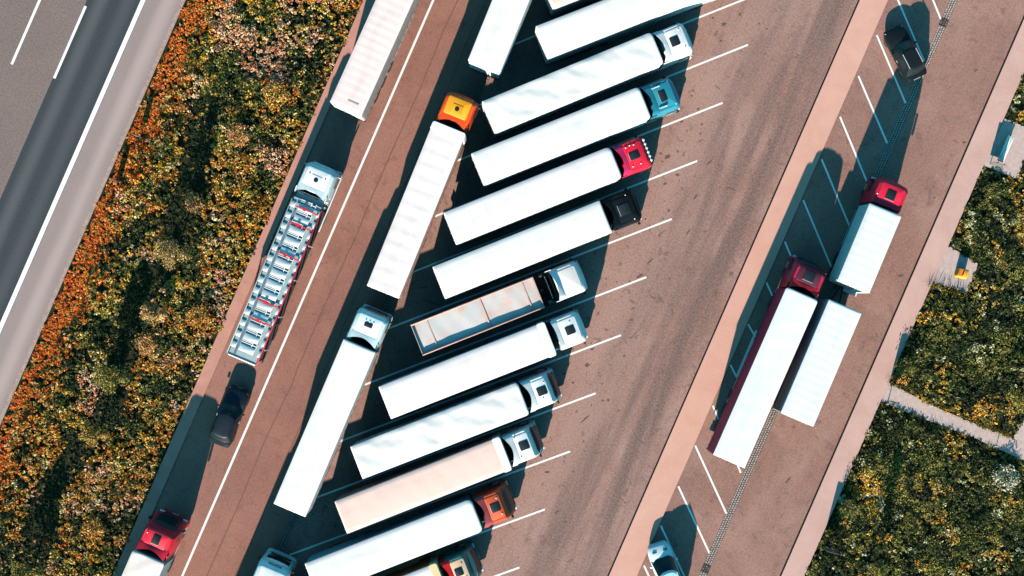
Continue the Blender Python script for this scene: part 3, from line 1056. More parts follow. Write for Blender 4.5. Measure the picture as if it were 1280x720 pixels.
def semi(spec):
    L, H, Wd = spec['L'], spec.get('H', 4.0), spec.get('W', 2.55)
    loc, rz = place(*spec['rear'], *spec['dir'], H)
    root = thing('semi_truck', spec['label'], 'lorry', loc, rz, spec['group'])
    fr = spec.get('fr', 0.05)
    side = paint('side_' + spec['sidename'], spec['sidecol'], .5, 0, .3)
    roof = roofmat(spec['roofname'], spec['troof'], spec.get('roofdirt', .26))
    rail = paint('rail_' + spec['railname'], spec['railcol'], .45, 0, .25) if 'railname' in spec else M_ALU
    body = box_body(root, L, Wd, H, fr, 1.18, side, 'trailer', 0.0, rail, paint('door_white', (.72, .72, .71), .45, 0, .25) if spec.get('whitedoor', True) else side, side if spec.get('curtain', True) else None)
    roof_sheet(body, L, Wd, H, fr, spec.get('style', 'smooth'), roof)
    if spec.get('vent'):
        cached('rvent', 'roof_vent', body, lambda: MB().box(.62, .74, -.75, .1, H + .02, H + .055).build('roof_vent', M_STEEL, body))
    if spec.get('ears'):
        em = roofmat(spec.get('earname', 'white'), spec.get('earcol', WHITE))
        def mke():
            m = MB()
            m.loft([rr(L - .62, L + .03, -Wd / 2 - .07, Wd / 2 + .07, .12, 4, z, .20) for z in (1.3, H - .02)] + [rr(L - .58, L - .01, -Wd / 2 - .03, Wd / 2 + .03, .1, 4, H + .05, .18)])
            return m.build('bulkhead', em, body)
        cached(('ears', L, Wd, H, em.name), 'bulkhead', body, mke)
    for s in (-1, 1):
        side_guard(body, 3.9, L - 4.4, Wd, s)
        def mkleg():
            m = MB()
            m.box(L - 3.55, L - 3.40, s * .85 - .07, s * .85 + .07, .42, 1.1)
            m.box(L - 3.62, L - 3.33, s * .85 - .14, s * .85 + .14, .38, .42)
            return m.build('landing_leg', M_STEEL, body)
        cached(('leg', L, s), 'landing_leg', body, mkleg)
        for k in range(3):
            wheel(root, 2.0 + k * 1.31, s * 1.07, .50, .36, s)
    tractor(root, L + spec.get('gap', .45), spec, spec['id'])
    return root

ANG = 'lorries parked in the slanted bays'
LANE = 'lorries parked along the lanes'
PINKW = (0.78, 0.70, 0.66)
semis = [
    dict(id='A0', rear=(684, -9.3), dir=(.932, -.362), L=13.6, label='pinkish roofed lorry cut by the top edge beside the topmost slanted bay', group=ANG,
         sidename='pale', sidecol=(.6, .6, .6), roofname='tan', troof=(.74, .56, .48), cabname='white', cabcol=WHITE),
    dict(id='A1', rear=(677.5, 52.8), dir=(.932, -.362), L=13.6, label='long white lorry whose cab lies beyond the top edge, above the wrinkled white roof', group=ANG,
         sidename='white', sidecol=WHITE, roofname='white', troof=(.72, .70, .695), cabname='white', cabcol=WHITE, curtain=False),
    dict(id='A2', rear=(610.6, 146.8), dir=(.925, -.381), L=13.6, label='lorry with white cab and wrinkled white roof parked just above the teal cab', group=ANG,
         sidename='white', sidecol=WHITE, roofname='white', troof=(.72, .70, .695), style='wrinkled', fr=.32, cabname='white', cabcol=WHITE,
         hx=.95, hs=(.33, .36), lamps=[(1.5, .7), (1.5, -.7)], mirrorblack=False),
    dict(id='A3', rear=(597, 211.9), dir=(.928, -.371), L=13.4, label='white lorry with teal blue cab parked above the bright red cab', group=ANG,
         sidename='white', sidecol=WHITE, roofname='white', troof=(.72, .70, .695), fr=.32, cabname='teal', cabcol=(.012, .20, .29), roofcol=(.015, .23, .31),
         hx=.98, hs=(.26, .42), horns=True, lamps=[(1.7, .9), (1.75, .5), (1.75, -.5), (1.7, -.9)]),
    dict(id='A4', rear=(562.4, 286), dir=(.928, -.371), L=13.3, label='white lorry with bright red cab, white roof lamps and oval hatch in a slanted bay', group=ANG,
         sidename='cream', sidecol=(.7, .66, .6), roofname='warm', troof=(.73, .68, .69), fr=.36, cabname='red', cabcol=(.72, .003, .030), defcol=(.70, .015, .11),
         hx=1.02, hs=(.38, .30), lightbar=True, lamps=[(.62, .75), (.62, -.75), (1.25, .75), (1.25, -.75), (.95, .8)]),
    dict(id='A5', rear=(548.6, 353.7), dir=(.929, -.370), L=13.35, label='white lorry with a black cab parked between the red cab and the grey tipper', group=ANG,
         sidename='white', sidecol=WHITE, roofname='white', troof=(.72, .70, .695), cabname='black', cabdirt=.03, cabcol=(.004, .008, .012), hx=1.05, hs=(.42, .42), mirrorblack=False, lamps=[(1.5, .95), (1.5, -.95)]),
    dict(id='A7', rear=(481, 503.8), dir=(.931, -.365), L=13.2, label='white lorry with white cab parked just below the open grey tipper', group=ANG,
         sidename='white', sidecol=WHITE, roofname='warm', troof=(.73, .68, .69), ears=True, cabname='white', cabcol=WHITE, hx=1.15, hs=(.34, .32), dlen=.15, flaps=False, lamps=[(1.3, .6)]),
    dict(id='A8', rear=(445.6, 578.8), dir=(.933, -.361), L=13.3, label='white lorry with icy white cab parked directly above the pinkish trailer roof', group=ANG,
         sidename='white', sidecol=WHITE, roofname='white', troof=(.72, .70, .695), style='wrinkled', fr=.26, cabname='icy', cabcol=(.74, .79, .80), hx=1.02, hs=(.36, .32), cab='raked', lamps=[(1.35, .55), (.9, -.55)]),
    dict(id='A9', rear=(426, 647.3), dir=(.931, -.366), L=13.15, label='lorry with pinkish trailer roof and white cab in a slanted bay', group=ANG,
         sidename='brownish', sidecol=(.45, .27, .22), roofname='pink', troof=(.76, .54, .485), ears=True, earname='pinkish', earcol=(.80, .70, .66), cabname='white', cabcol=WHITE, hx=1.02, hs=(.36, .34), cab='raked', lamps=[(.5, .75), (.5, -.75)]),
    dict(id='A10', rear=(388.6, 725), dir=(.932, -.364), L=13.25, label='white lorry with rusty orange cab roof and dark windscreen near the bottom edge', group=ANG,
         sidename='teal', sidecol=(.14, .32, .42), roofname='white', troof=(.72, .70, .695), fr=.36, cabname='rust', cabcol=(.52, .060, .014), roofcol=(.62, .085, .020), defcol=(.36, .055, .06), cab='raked', visor=(.05, .025, .02),
         hx=1.0, hs=(.36, .34), lamps=[(1.3, .62), (1.3, -.62)]),
    dict(id='A11', rear=(346, 805), dir=(.932, -.364), L=13.2, label='lorry with cream cab roof, green trim and scarlet deflector at the bottom edge', group=ANG,
         sidename='orange', sidecol=(.6, .16, .03), roofname='warm', troof=(.73, .68, .69), ears=True, earname='orange', earcol=(.80, .52, .30), cabname='green', cabcol=(.012, .16, .15), roofcol=(.78, .50, .33), defcol=(.90, .004, .002), cab='raked',
         hx=.86, hs=(.30, .30), text='SCANIA', lamps=[(1.25, .55), (1.25, -.55)], lampmat='amber', visor=(.4, .33, .28)),
    dict(id='T1', rear=(432, 136), dir=(.41, -.912), L=13.6, label='pinkish white lorry beside the verge with its rear doors sunlit, cut by top edge', group=LANE,
         sidename='greyish', sidecol=(.36, .31, .30), roofname='pinkwhite', troof=(.745, .61, .60), style='bows', vent=True, cabname='white', cabcol=WHITE),
    dict(id='T3', rear=(95, 904), dir=(.40, -.9165), L=13.5, label='red cabbed lorry with beige roof beside the verge at the bottom edge', group=LANE,
         sidename='tealgrey', sidecol=(.28, .38, .40), roofname='beige', troof=(.74, .63, .60), fr=.22, style='wrinkled', cabname='red', cabcol=(.72, .003, .030), cab='raked', hx=.95, hs=(.36, .30), gap=.40, cabscale=1.06, lamps=[(1.2, .8)]),
    dict(id='T4', rear=(605, 83), dir=(.375, -.927), L=13.6, label='white lorry cut by the top edge, behind it stands the orange cab', group=LANE,
         sidename='iceblue', sidecol=(.55, .74, .78), roofname='white', troof=(.72, .70, .695), cabname='white', cabcol=WHITE),
    dict(id='T5', rear=(478.5, 365), dir=(.376, -.926), L=13.2, label='lorry with bright orange cab and ribbed white roof', group=LANE,
         sidename='salmon', sidecol=(.62, .36, .29), roofname='pinkwhite2', troof=(.74, .66, .665), style='corrugated', ears=True, cabname='orange', cabcol=(.92, .085, .002), roofcol=(.90, .33, .003), defcol=(.80, .07, .002), hatch='round', dlift=.03, cabscale=1.075),
    dict(id='T6', rear=(361.7, 638), dir=(.392, -.92), L=13.3, label='lorry with pale blue cab and plain white roof behind the orange lorry', group=LANE,
         sidename='silver', sidecol=(.58, .60, .62), roofname='white', troof=(.72, .70, .695), cabname='paleblue', cabcol=(.70, .83, .84), cab='high', hx=1.15, hs=(.16, .32), dlift=.10, gap=.5, cabscale=1.05, lamps=[(1.42, .3), (1.42, .0), (1.42, -.3)], visor=(.10, .03, .02)),
    dict(id='T7', rear=(237, 956), dir=(.392, -.92), L=13.3, label='pale blue cab with dark lettering over its windscreen, cut by the bottom edge', group=LANE,
         sidename='silver', sidecol=(.58, .60, .62), roofname='white', troof=(.72, .70, .695), cabname='paleblue2', cabcol=(.70, .82, .83), cab='high', roofcol=(.74, .78, .80), hx=.8, hs=(.3, .3), text='SCANIA', gap=.6, cabscale=1.06),
    dict(id='R2', rear=(911.3, 576.8), dir=(.402, -.916), L=13.6, label='maroon sided lorry with white roof and dark red cab standing across the car bays', group=LANE,
         sidename='maroon', sidecol=(.32, .006, .065), roofname='cool', troof=(.68, .715, .76), fr=.22, railname='maroon', railcol=(.22, .006, .05), whitedoor=False, cabname='wine', cabcol=(.42, .005, .05), roofcol=(.07, .004, .022), defcol=(.72, .006, .012), cabdirt=.05, cab='raked', hx=1.05, hs=(.40, .42), gap=.38, lamps=[(.2, 0.2)]),  # dark roofcol puts the shade on this cab roof into its colour
]
for sp in semis:
    semi(sp)

# ------------------------------------------------------------------ open grey tipper
def tipper():
    loc, rz = place(520.8, 425.5, .93, -.369, 3.5)
    root = thing('tipper_truck', 'lorry with dirty grey open tipper body and white cab, rust red along its rim', 'lorry', loc, rz, ANG)
    L, Wd, H, z0 = 9.8, 2.45, 3.5, 1.25
    alu = paint('tub_alu', (.42, .40, .39), .55, .15, .5, dirtcol=(.30, .10, .06), scale=1.0)
    rimm = paint('tub_rim', (.70, .40, .32), .6, 0, .75, dirtcol=(.55, .12, .06), scale=1.1)
    m = MB()
    for s in (-1, 1):
        y0, y1 = s * (Wd / 2 - .05), s * Wd / 2
        m.box(0, L, min(y0, y1), max(y0, y1), z0, H - .08)
        for k in range(9):
            x = .4 + k * (L - .8) / 8
            m.box(x - .05, x + .05, s * (Wd / 2 + .03) - .03, s * (Wd / 2 + .03) + .03, z0, H - .1)
    m.box(0, .05, -Wd / 2 + .05, Wd / 2 - .05, z0, H - .09)
    m.box(L - .05, L, -Wd / 2 + .05, Wd / 2 - .05, z0, H - .09)
    m.box(.05, L - .05, -Wd / 2 + .05, Wd / 2 - .05, z0, z0 + .05)
    m.mat(1)
    for s in (-1, 1):
        m.box(.3, L - .2, s * .45 - .07, s * .45 + .07, .72, z0 - .005)
    tub = m.build('tipper_body', [alu, M_CHASSIS], root)
    # sheeted load a little below the rim
    m = MB()
    nx, ny = 50, 12
    pts = []
    for i in range(nx):
        for j in range(ny):
            x = .06 + (L - .12) * i / (nx - 1)
            y = (Wd / 2 - .055) * (-1 + 2 * j / (ny - 1))
            z = H - .25 + .025 * math.sin(x * 1.7) * math.cos(y * 1.4) + .006 * math.sin(5 * x + 2 * y) + .02 * y
            pts.append((x, y, z))
    m.grid(pts, nx, ny)
    load = paint('load_sheet', (.50, .505, .51), .7, 0, .8, dirtcol=(.62, .34, .27), scale=.8)
    m.build('load_sheet', load, tub)
    for s in (-1, 1):
        MB().box(0, L, s * (Wd / 2 - .03) - .06, s * (Wd / 2 - .03) + .06, H - .08, H, .02).build('rim', rimm, tub)
    for x, w in ((.05, .05), (1.25, .04), (L * .56, .06), (L - .9, .04), (L - .05, .05)):
        MB().box(x - w, x + w, -Wd / 2 + .09, Wd / 2 - .09, H - .26, H - .20).build('cross_bar', rimm, tub)
    # hydraulic ram and spare parts between tub and cab
    m = MB()
    m.tube((L + .35, 0, .9), (L + .25, 0, 2.9), .13, n=12)
    m.box(L + .15, L + .9, -.95, .95, .95, 1.15)
    m.box(L + .75, L + .85, -1.0, 1.0, 1.15, 2.2)
    m.build('hydraulic_ram', M_CHASSIS, root)
    MB().tube((L + .86, -.9, 2.3), (L + .86, .9, 2.3), .035).build('rail', M_ALU, root)
    for s in (-1, 1):
        for k in range(3):
            wheel(root, 1.6 + k * 1.31, s * 1.05, .50, .36, s)
        MB().tube((L - 2.6, s * .8, .4), (L - 2.6, s * .8, 1.25), .07).build('landing_leg', M_STEEL, root)
    sp = dict(cabname='white', cabcol=WHITE, roofcol=(.74, .69, .66), hatch='none', dlen=.25, dlift=.3, flaps=True, cab='high', gap=1.4)
    tractor(root, L + 1.35, sp, 'A6')
tipper()

# ------------------------------------------------------------------ red lorry with box and drawbar trailer
def drawbar():
    H = 4.0
    loc, rz = place(1067.2, 358.2, .385, -.923, H)
    root = thing('box_truck', 'white box lorry with red cab pulling a second white box trailer on a drawbar', 'lorry', loc, rz, LANE)
    white = paint('side_boxwhite', (.62, .74, .76), .45, 0, .3)
    roof = roofmat('cool', (.68, .715, .76))
    L = 6.2
    body = box_body(root, L, 2.55, H, .03, 1.15, white, 'box_body', 0.0, M_ALU)
    roof_sheet(body, L, 2.55, H, .03, 'bows', roof)
    MB().box(-.32, -.035, -1.2, -.1, 1.12, 1.2).build('tail_lift', paint('door_white', WHITE), body)
    m = MB()
    for s in (-1, 1):
        m.box(-.4, L + 2.0, s * .42 - .05, s * .42 + .05, .62, .95)
    for k in range(6):
        m.box(.1 + k * 1.4, .2 + k * 1.4, -.42, .42, .66, .9)
    ch = m.build('chassis', M_CHASSIS, root)
    for s in (-1, 1):
        side_guard(ch, 3.0, L - .3, 2.5, s)
        wheel(root, 1.9, s * .98, .50, .56, s)
        wheel(root, .75, s * 1.04, .50, .36, s)
        wheel(root, L + 1.35, s * 1.06, .50, .32, s)
    build_cab(root, L + .12, dict(cabname='crimson', cabcol=(.62, .003, .035), cab='high', hx=1.05, hs=(.36, .36), deflector=False, flaps=False, lamps=[(1.62, .85), (.8, .95), (1.62, -.85)]), 'R1')
    # trailer
    tl, trz = place(996.6, 524.5, .393, -.92, H)
    L2 = 9.15
    off = Matrix.Rotation(-rz, 4, 'Z') @ (Vector(tl) - Vector(loc))
    tr = box_body(root, L2, 2.62, H, .03, 1.1, white, 'drawbar_trailer', 0.0, M_ALU)
    tr.location = off
    tr.rotation_euler = (0, 0, trz - rz)
    roof_sheet(tr, L2, 2.62, H, .03, 'bows', roof)
    MB().tube((L2 - .5, -.5, .75), (L2 + 2.1, 0, .75), .07).tube((L2 - .5, .5, .75), (L2 + 2.1, 0, .75), .07).build('drawbar', M_CHASSIS, tr)
    rot = Matrix.Rotation(trz - rz, 4, 'Z')
    for s in (-1, 1):
        side_guard(tr, 2.6, L2 - 2.4, 2.55, s)
        for x in (.95, 1.95, L2 - 1.4):
            wheel(root, 0, 0, .50, .36, s)
            w = root.children[-1] if False else None
            o = [c for c in root.children if c.name.startswith('wheel')][-1]
            q = rot @ Vector((x, s * 1.07, .5)) + off
            o.location = (q.x, q.y, .5)
drawbar()

# ------------------------------------------------------------------ silver car transporter
def transporter():
    H = 3.3
    loc, rz = place(302, 448.5, .389, -.921, H)
    root = thing('car_transporter', 'empty silver car transporter with red cross bars and pale cab beside the verge', 'lorry', loc, rz, LANE)
    L, Wd = 12.75, 2.4
    red = paint('transporter_red', (.60, .006, .03), .4, 0, .2)
    silver = paint('deck_silver', (.30, .40, .42), .5, .1, .35, dirtcol=(.15, .19, .21))
    pale = paint('deck_pale', (.78, .80, .80), .4, .1, .2)
    m = MB()
    for s in (-1, 1):
        m.box(0, L, s * (Wd / 2 - .05) - .05, s * (Wd / 2 - .05) + .05, H - .34, H - .12)
        for x in (.3, 3.2, 6.4, 9.4, L - .3):
            m.box(x - .06, x + .06, s * (Wd / 2 - .05) - .055, s * (Wd / 2 - .05) + .055, 1.0, H - .34)
        m.box(0, L, s * (Wd / 2 - .05) - .05, s * (Wd / 2 - .05) + .05, .85, 1.0)
    m.box(.1, L - .1, -Wd / 2 + .1, Wd / 2 - .1, .92, .97)
    tr = m.build('trailer', M_CHASSIS, root)
    m = MB()
    m.box(.02, L - .02, -Wd / 2 + .1, Wd / 2 - .1, H - .24, H - .135)
    m.build('upper_deck', silver, tr)
    # wheel channel near the verge side
    y0 = Wd / 2 - .62
    MB().box(.1, L - .9, y0, y0 + .16, H - .134, H - .09).build('wheel_channel', paint('channel_blue', (.10, .17, .24), .5, .2, .3), tr)
    x, k = .55, 0
    while x < L - .6:
        b1 = MB().box(x, x + .50, -Wd / 2 + .55, y0 - .06, H - .13, H - .055, .015).box(x, x + .5, -Wd / 2 + .04, -Wd / 2 + .24, H - .13, H - .055, .01)
        cached_key = None
        o = b1.build('deck_panel', pale, tr)
        MB().box(x + .03, x + .46, y0 + .22, Wd / 2 - .02, H - .13, H - .055, .012).build('side_panel', pale, tr)
        MB().box(x + .62, x + .68, -Wd / 2 + .9, y0 - .06, H - .2, H - .11).box(x + .76, x + .82, -Wd / 2 + .9, y0 - .06, H - .2, H - .11).build('deck_slat', pale, tr)
        mm = MB()
        mm.box(x + .48, x + .86, -Wd / 2 + .84, -Wd / 2 + .90, H - .2, H - .08)
        mm.box(x + .48, x + .86, -Wd / 2 + .50, -Wd / 2 + .55, H - .2, H - .08)
        mm.box(x + .64, x + .70, -Wd / 2 + .56, -Wd / 2 + .835, H - .2, H - .07)
        mm.build('cell_frame', pale, tr)
        x += .875
        k += 1
    for f in (.245, .36, .66, .85, .95):
        xx = L * f
        MB().box(xx - .05, xx + .05, -Wd / 2 + .1, Wd / 2 - .5, H - .018, H + .05).build('cross_bar', red, tr)
        MB().box(xx - .13, xx + .13, -.10, .12, H + .052, H + .10).build('clamp', red, tr)
    for s, mat in ((-1, red), (1, silver)):
        MB().box(0, L - .2, s * Wd / 2 - .04, s * Wd / 2 + .04, H - .11, H - .005, .02).build('side_rail', mat, tr)
    for x in (1.2, 3.9, 6.9, 9.7):
        MB().tube((x, -Wd / 2 - .10, 1.0), (x, -Wd / 2 - .10, H - .3), .05).build('ram', M_ALU, tr)
    MB().box(-.12, .0, -Wd / 2 + .1, Wd / 2 - .1, H - .3, H - .08, .02).build('rear_beam', pale, tr)
    MB().box(L - .1, L + .42, -Wd / 2 + .1, Wd / 2 - .15, H - .4, H - .30).build('front_deck', silver, tr)
    MB().tube((L + .5, -1.35, H - .5), (L + .5, 1.35, H - .5), .06).build('front_bar', pale, root)
    for s in (-1, 1):
        for q in (2.2, 3.5):
            wheel(root, q, s * 1.0, .42, .36, s)
    # over-cab frame rail running down the drive side
    MB().box(L - 1.8, L + 2.7, -1.42, -1.34, 1.6, 1.72).build('side_beam', pale, root)
    sp = dict(cabname='icy2', cabcol=(.62, .74, .77), roofcol=(.78, .79, .80), hatch='round', dlen=.35, dlift=.06, cab='high', lamps=[(1.28, .62), (1.28, -.62)], lampmat='amber', mirrorblack=False)
    tractor(root, L + .72, sp, 'T2')
transporter()

# ------------------------------------------------------------------ cars
def car(name, label, u, v, dx, dy, z, L, Wd, Hh, col, shape='hatch', roofcol=None):
    """front midpoint at image (u, v) at height z"""
    f, rz = place(u, v, dx, dy, z)
    d = Vector((math.cos(rz), math.sin(rz), 0))
    loc = Vector(f) - d * L
    root = thing(name, label, 'car', loc, rz, 'parked cars')
    hw = Wd / 2
    body = colmat('car_' + label.split()[0] + str(int(u)), col, .30, .15, .04)
    if sum(col) < .3:
        body.node_tree.nodes['Principled BSDF'].inputs['Specular IOR Level'].default_value = .22
    van = shape == 'van'
    hb = 1.02 if van else .86            # belt height
    hood = 1.0 if van else 1.25          # bonnet length
    N = 26
    def sec(x):
        """half width, bottom z, top z at x"""
        e0, e1 = x / .55, (L - x) / .75
        w = hw * (1 - .16 * max(0, 1 - e0) ** 2.2 - .30 * max(0, 1 - e1) ** 2.2)
        t = hb
        if x > L - hood:
            q = (x - (L - hood)) / hood
            t = hb + .06 - (.24 if not van else .22) * q ** 1.6
        if x < .5 and not van:
            t = hb + .06 - .06 * (1 - x / .5)
        if x > L - .12:
            t -= .16 * ((x - (L - .12)) / .12) ** 2
        b = .24 + .08 * max(0, 1 - e0) + .06 * max(0, 1 - e1)
        return w, b, t
    m = MB()
    rings = []
    for i in range(N + 1):
        x = L * (.5 - .5 * math.cos(math.pi * i / N))
        x = min(max(x, .01), L - .01)
        w, b, t = sec(x)
        prof = [(-w * .90, b), (-w * .98, b + .12), (-w, .55), (-w * .985, t - .16), (-w * .93, t - .04), (-w * .80, t + .005), (-w * .4, t + .035), (0, t + .045)]
        prof = prof + [(-y, z_) for y, z_ in reversed(prof[:-1])]
        rings.append([(x, y, z_) for y, z_ in prof])
    m.loft(rings)
    bd = m.build('body', body, root, ang=40)
    # greenhouse
    x0, x1 = (.12, L - hood + .02) if van else ((.28, L - hood - .02) if shape == 'hatch' else (.35, L - hood))
    r0, r1 = (.30, L - hood - .78) if van else (.72, L - hood - .78)
    if van:
        r1 = L - hood - 1.05
    hb2, ht = hb + .0, Hh
    hwb, hwt = hw * .93, hw * (.80 if van else .70)
    def ring(t, grow=0.0):
        xa, xb = x0 + (r0 - x0) * t, x1 + (r1 - x1) * t
        h = hwb + (hwt - hwb) * t + grow
        z_ = hb2 + (ht - .07 - hb2) * t
        pts = []
        n = 9
        for i in range(n):                       # front edge
            y = h * (-1 + 2 * i / (n - 1))
            pts.append((xb + grow - .26 * (y / h) ** 4 - .10 * (y / h) ** 2, y, z_))
        for q in (.25, .5, .75):
            pts.append((xb - .36 + (xa + .2 - xb + .36) * q, h, z_))
        for i in range(n):
            y = h * (1 - 2 * i / (n - 1))
            pts.append((xa - grow + .14 * (y / h) ** 4 + .06 * (y / h) ** 2, y, z_))
        for q in (.25, .5, .75):
            pts.append((xa + .2 + (xb - .36 - xa - .2) * q, -h, z_))
        return pts
    def crown(s, dz):
        rg = ring(1.0)
        cx, cy = (r0 + r1) / 2, 0
        return [(cx + (p[0] - cx) * s, cy + (p[1] - cy) * s, ht - .07 + dz) for p in rg]
    m = MB()
    m.loft([ring(0), ring(.5), ring(1.0), crown(.96, .035), crown(.85, .06), crown(.5, .075)])
    cb = m.build('cabin', body, root, ang=40)
    def patch(name, ia, ib, t0, t1, mat, parent, reach=.012):
        a0, a1, a2 = ring(t0, reach), ring((t0 + t1) / 2, reach), ring(t1, reach)
        n = len(a0)
        idx = [i % n for i in range(ia, ib + 1)]
        pts = [a0[i] for i in idx] + [a1[i] for i in idx] + [a2[i] for i in idx]
        k = len(idx)
        mm = MB()
        inn = [(p[0] * .995 + .005 * L / 2, p[1] * .96, p[2]) for p in pts]
        fs = []
        for r_ in range(2):
            for j in range(k - 1):
                a = r_ * k + j
                fs.append((a, a + 1, a + k + 1, a + k))
        rg = list(range(k)) + [2 * k - 1] + [2 * k + j for j in range(k - 1, -1, -1)] + [k]
        for a, b in zip(rg, rg[1:] + rg[:1]):
            fs.append((a, b, 3 * k + b, 3 * k + a))
        mm.add(pts + inn, fs)
        return mm.build(name, mat, parent)
    patch('windscreen', 0, 8, .06, .95, M_GLASS, cb)
    patch('rear_window', 12, 20, .15, .90, M_GLASS, cb)
    for a in ((9, 10), (10, 11)):
        patch('side_window', a[0], a[1], .12, .88, M_GLASS, cb)
    for a in ((21, 22), (22, 23)):
        patch('side_window', a[0], a[1], .12, .88, M_GLASS, cb)
    if roofcol:
        rm = colmat('car_roof' + str(int(u)), roofcol, .3, .5, .15)
        m = MB()
        m.loft([crown(.90, .056), crown(.90, .075), crown(.84, .082), crown(.5, .092)])
        m.build('roof_panel', rm, cb)
    for s in (-1, 1):
        m = MB()
        m.box(r0 + .2, r1 - .2, s * hwt * .88 - .02, s * hwt * .88 + .02, ht - .02, ht + .03)
        m.build('roof_rail', M_ALU if (not van and L < 4.5) else body, cb)
        MB().box(L - .46, L - .18, s * hw * .66 - .15, s * hw * .66 + .15, .60, .74, .05).build('headlight', M_LAMP, bd)
        MB().box(.02, .12, s * hw * .70 - .12, s * hw * .70 + .12, .62, .78, .03).build('tail_light', M_TAIL, bd)
        MB().box(x1 - .62, x1 - .46, s * (hw + .08) - .10, s * (hw + .08) + .10, hb - .02, hb + .14, .04).build('mirror', body, bd)
        MB().box(L - hood - 1.35, L - hood - 1.15, s * (hw * .985) - .02, s * (hw * .985) + .02, hb - .12, hb - .08).build('door_handle', M_ALU, bd)
        for x in (.80, L - .88):
            wheel(root, x, s * (hw - .12), .33, .22, s)
    MB().box(L - .035, L + .01, -.26, .26, .42, .53).build('licence_plate', M_PLATE, bd)
    MB().box(L - .09, L - .015, -.42, .42, .56, .66).build('grille', M_BLACK if not van else M_ALU, bd)
    MB().box(-.02, .04, -.26, .26, .5, .61).build('licence_plate', M_PLATE, bd)
    for s in (-1, 1):
        MB().tube((x1 - .02, s * .1, hb + .075), (x1 - .12, s * .62, hb + .10), .012, n=5).build('wiper', M_BLACK, cb)
    if van:
        for s in (-1, 1):
            MB().box(L - .62, L - .50, s * .42 - .16, s * .42 + .16, hb + .0, hb + .055).build('bonnet_scoop', M_BLACK, bd)
    return root
car('parked_car', 'dark navy car parked alone beside the verge between two lorries', 300.4, 485, .363, -.932, .6, 4.65, 1.86, 1.50, (.008, .016, .026))
car('parked_car', 'black car parked alone in a slanted bay beside the sett gutter', 1114.7, 35, -.456, -.89, .6, 4.35, 1.80, 1.60, (.006, .010, .013))
car('parked_van', 'pale blue white small van in a slanted bay at the bottom edge', 821, 679, -.325, -.946, .7, 4.5, 1.86, 1.92, (.60, .76, .80), 'van', (.42, .68, .74))

# ------------------------------------------------------------------ bench, boards, bin, posts
def bench():
    a, b = P(1264, 170.5, .46), P(1251, 200.5, .46)
    d = b - a
    L = d.length
    root = thing('park_bench', 'pale concrete bench slab on the paved recess at the meadow edge', 'bench', ((a.x + b.x) / 2, (a.y + b.y) / 2, 0.02), math.atan2(d.y, d.x))
    cm = paint('bench_concrete', (.66, .74, .72), .7, 0, .3)
    for k in range(3):
        y = -.17 + k * .17
        MB().box(-L / 2, L / 2, y - .075, y + .075, .40, .46, .015).build('slat', cm, root)
    for s in (-1, 1):
        MB().box(s * L * .36 - .09, s * L * .36 + .09, -.2, .2, 0, .398).build('leg', paint('bench_leg', (.62, .58, .54), .8, 0, .3), root)
    MB().box(L / 2 + .003, L / 2 + .06, -.24, .24, .30, .47, .01).build('end_cap', paint('bench_leg', (.62, .58, .54)), root)
bench()

def board(u, v, w, z0, z1, lab, posts=2, ang=0.0, kind='information_board'):
    c = P(u, v)
    root = thing(kind, lab, 'sign', (c.x, c.y, 0.0), ang)
    pm = paint('board_panel', (.11, .10, .09), .6, 0, .3)
    MB().box(-w / 2, w / 2, -.02, .02, z0, z1, .008).build('panel', pm, root)
    xs = (-w * .3, w * .3) if posts == 2 else (0,)
    for x in xs:
        MB().tube((x, .055, 0), (x, .055, z1 - .05), .03).build('post', M_STEEL, root)
board(1242, 207, .95, .30, 1.40, 'thin upright board on two posts beside the bench recess', 2, math.atan2(.25, .97) * -1)
board(1110, 501, .62, .85, 2.15, 'slim sign on one post where the gravel path meets the pavement', 1, -.25, 'sign_post')
board(1033, 684, .9, .6, 2.1, 'slim sign on one post at the meadow edge low in the photo', 1, -.25, 'sign_post')
board(176, 172, .42, .55, 1.62, 'small marker board on a pole in the orange verge, upper of two', 1, -.25, 'marker_post')
board(148.5, 227, .44, .12, 1.25, 'small marker board standing low in the orange verge, lower of two', 1, -.25, 'marker_post')
board(1245, 558, .10, .9, 1.35, 'thin marker stake beside the far end of the gravel path', 1, -.25, 'sign_post')

def litter_bin():
    c = P(1199, 342)
    root = thing('litter_bin', 'bright yellow litter bin with dark slot on the paved recess', 'bin', (c.x, c.y, 0.02), R(-18))
    y = paint('bin_yellow', (.78, .36, .015), .4, 0, .2)
    o = paint('bin_orange', (.70, .16, .01), .4, 0, .2)
    MB().loft([rr(-.36, .36, -.34, .34, .08, 3, z) for z in (.06, .80)]).build('bin_body', y, root)
    MB().loft([rr(-.38, .38, -.36, .36, .1, 3, .803), rr(-.38, .38, -.36, .36, .1, 3, .86), rr(-.28, .28, -.26, .26, .1, 3, .93)]).build('lid', y, root)
    MB().loft([rr(-.34, -.10, -.27, .27, .05, 3, .90), rr(-.34, -.10, -.27, .27, .05, 3, .945)]).build('flap', o, root)
    MB().box(-.10, .0, -.20, .20, .92, .955).build('slot', M_BLACK, root)
    MB().box(-.30, .30, -.28, .28, 0, .057).build('base', M_STEEL, root)
litter_bin()

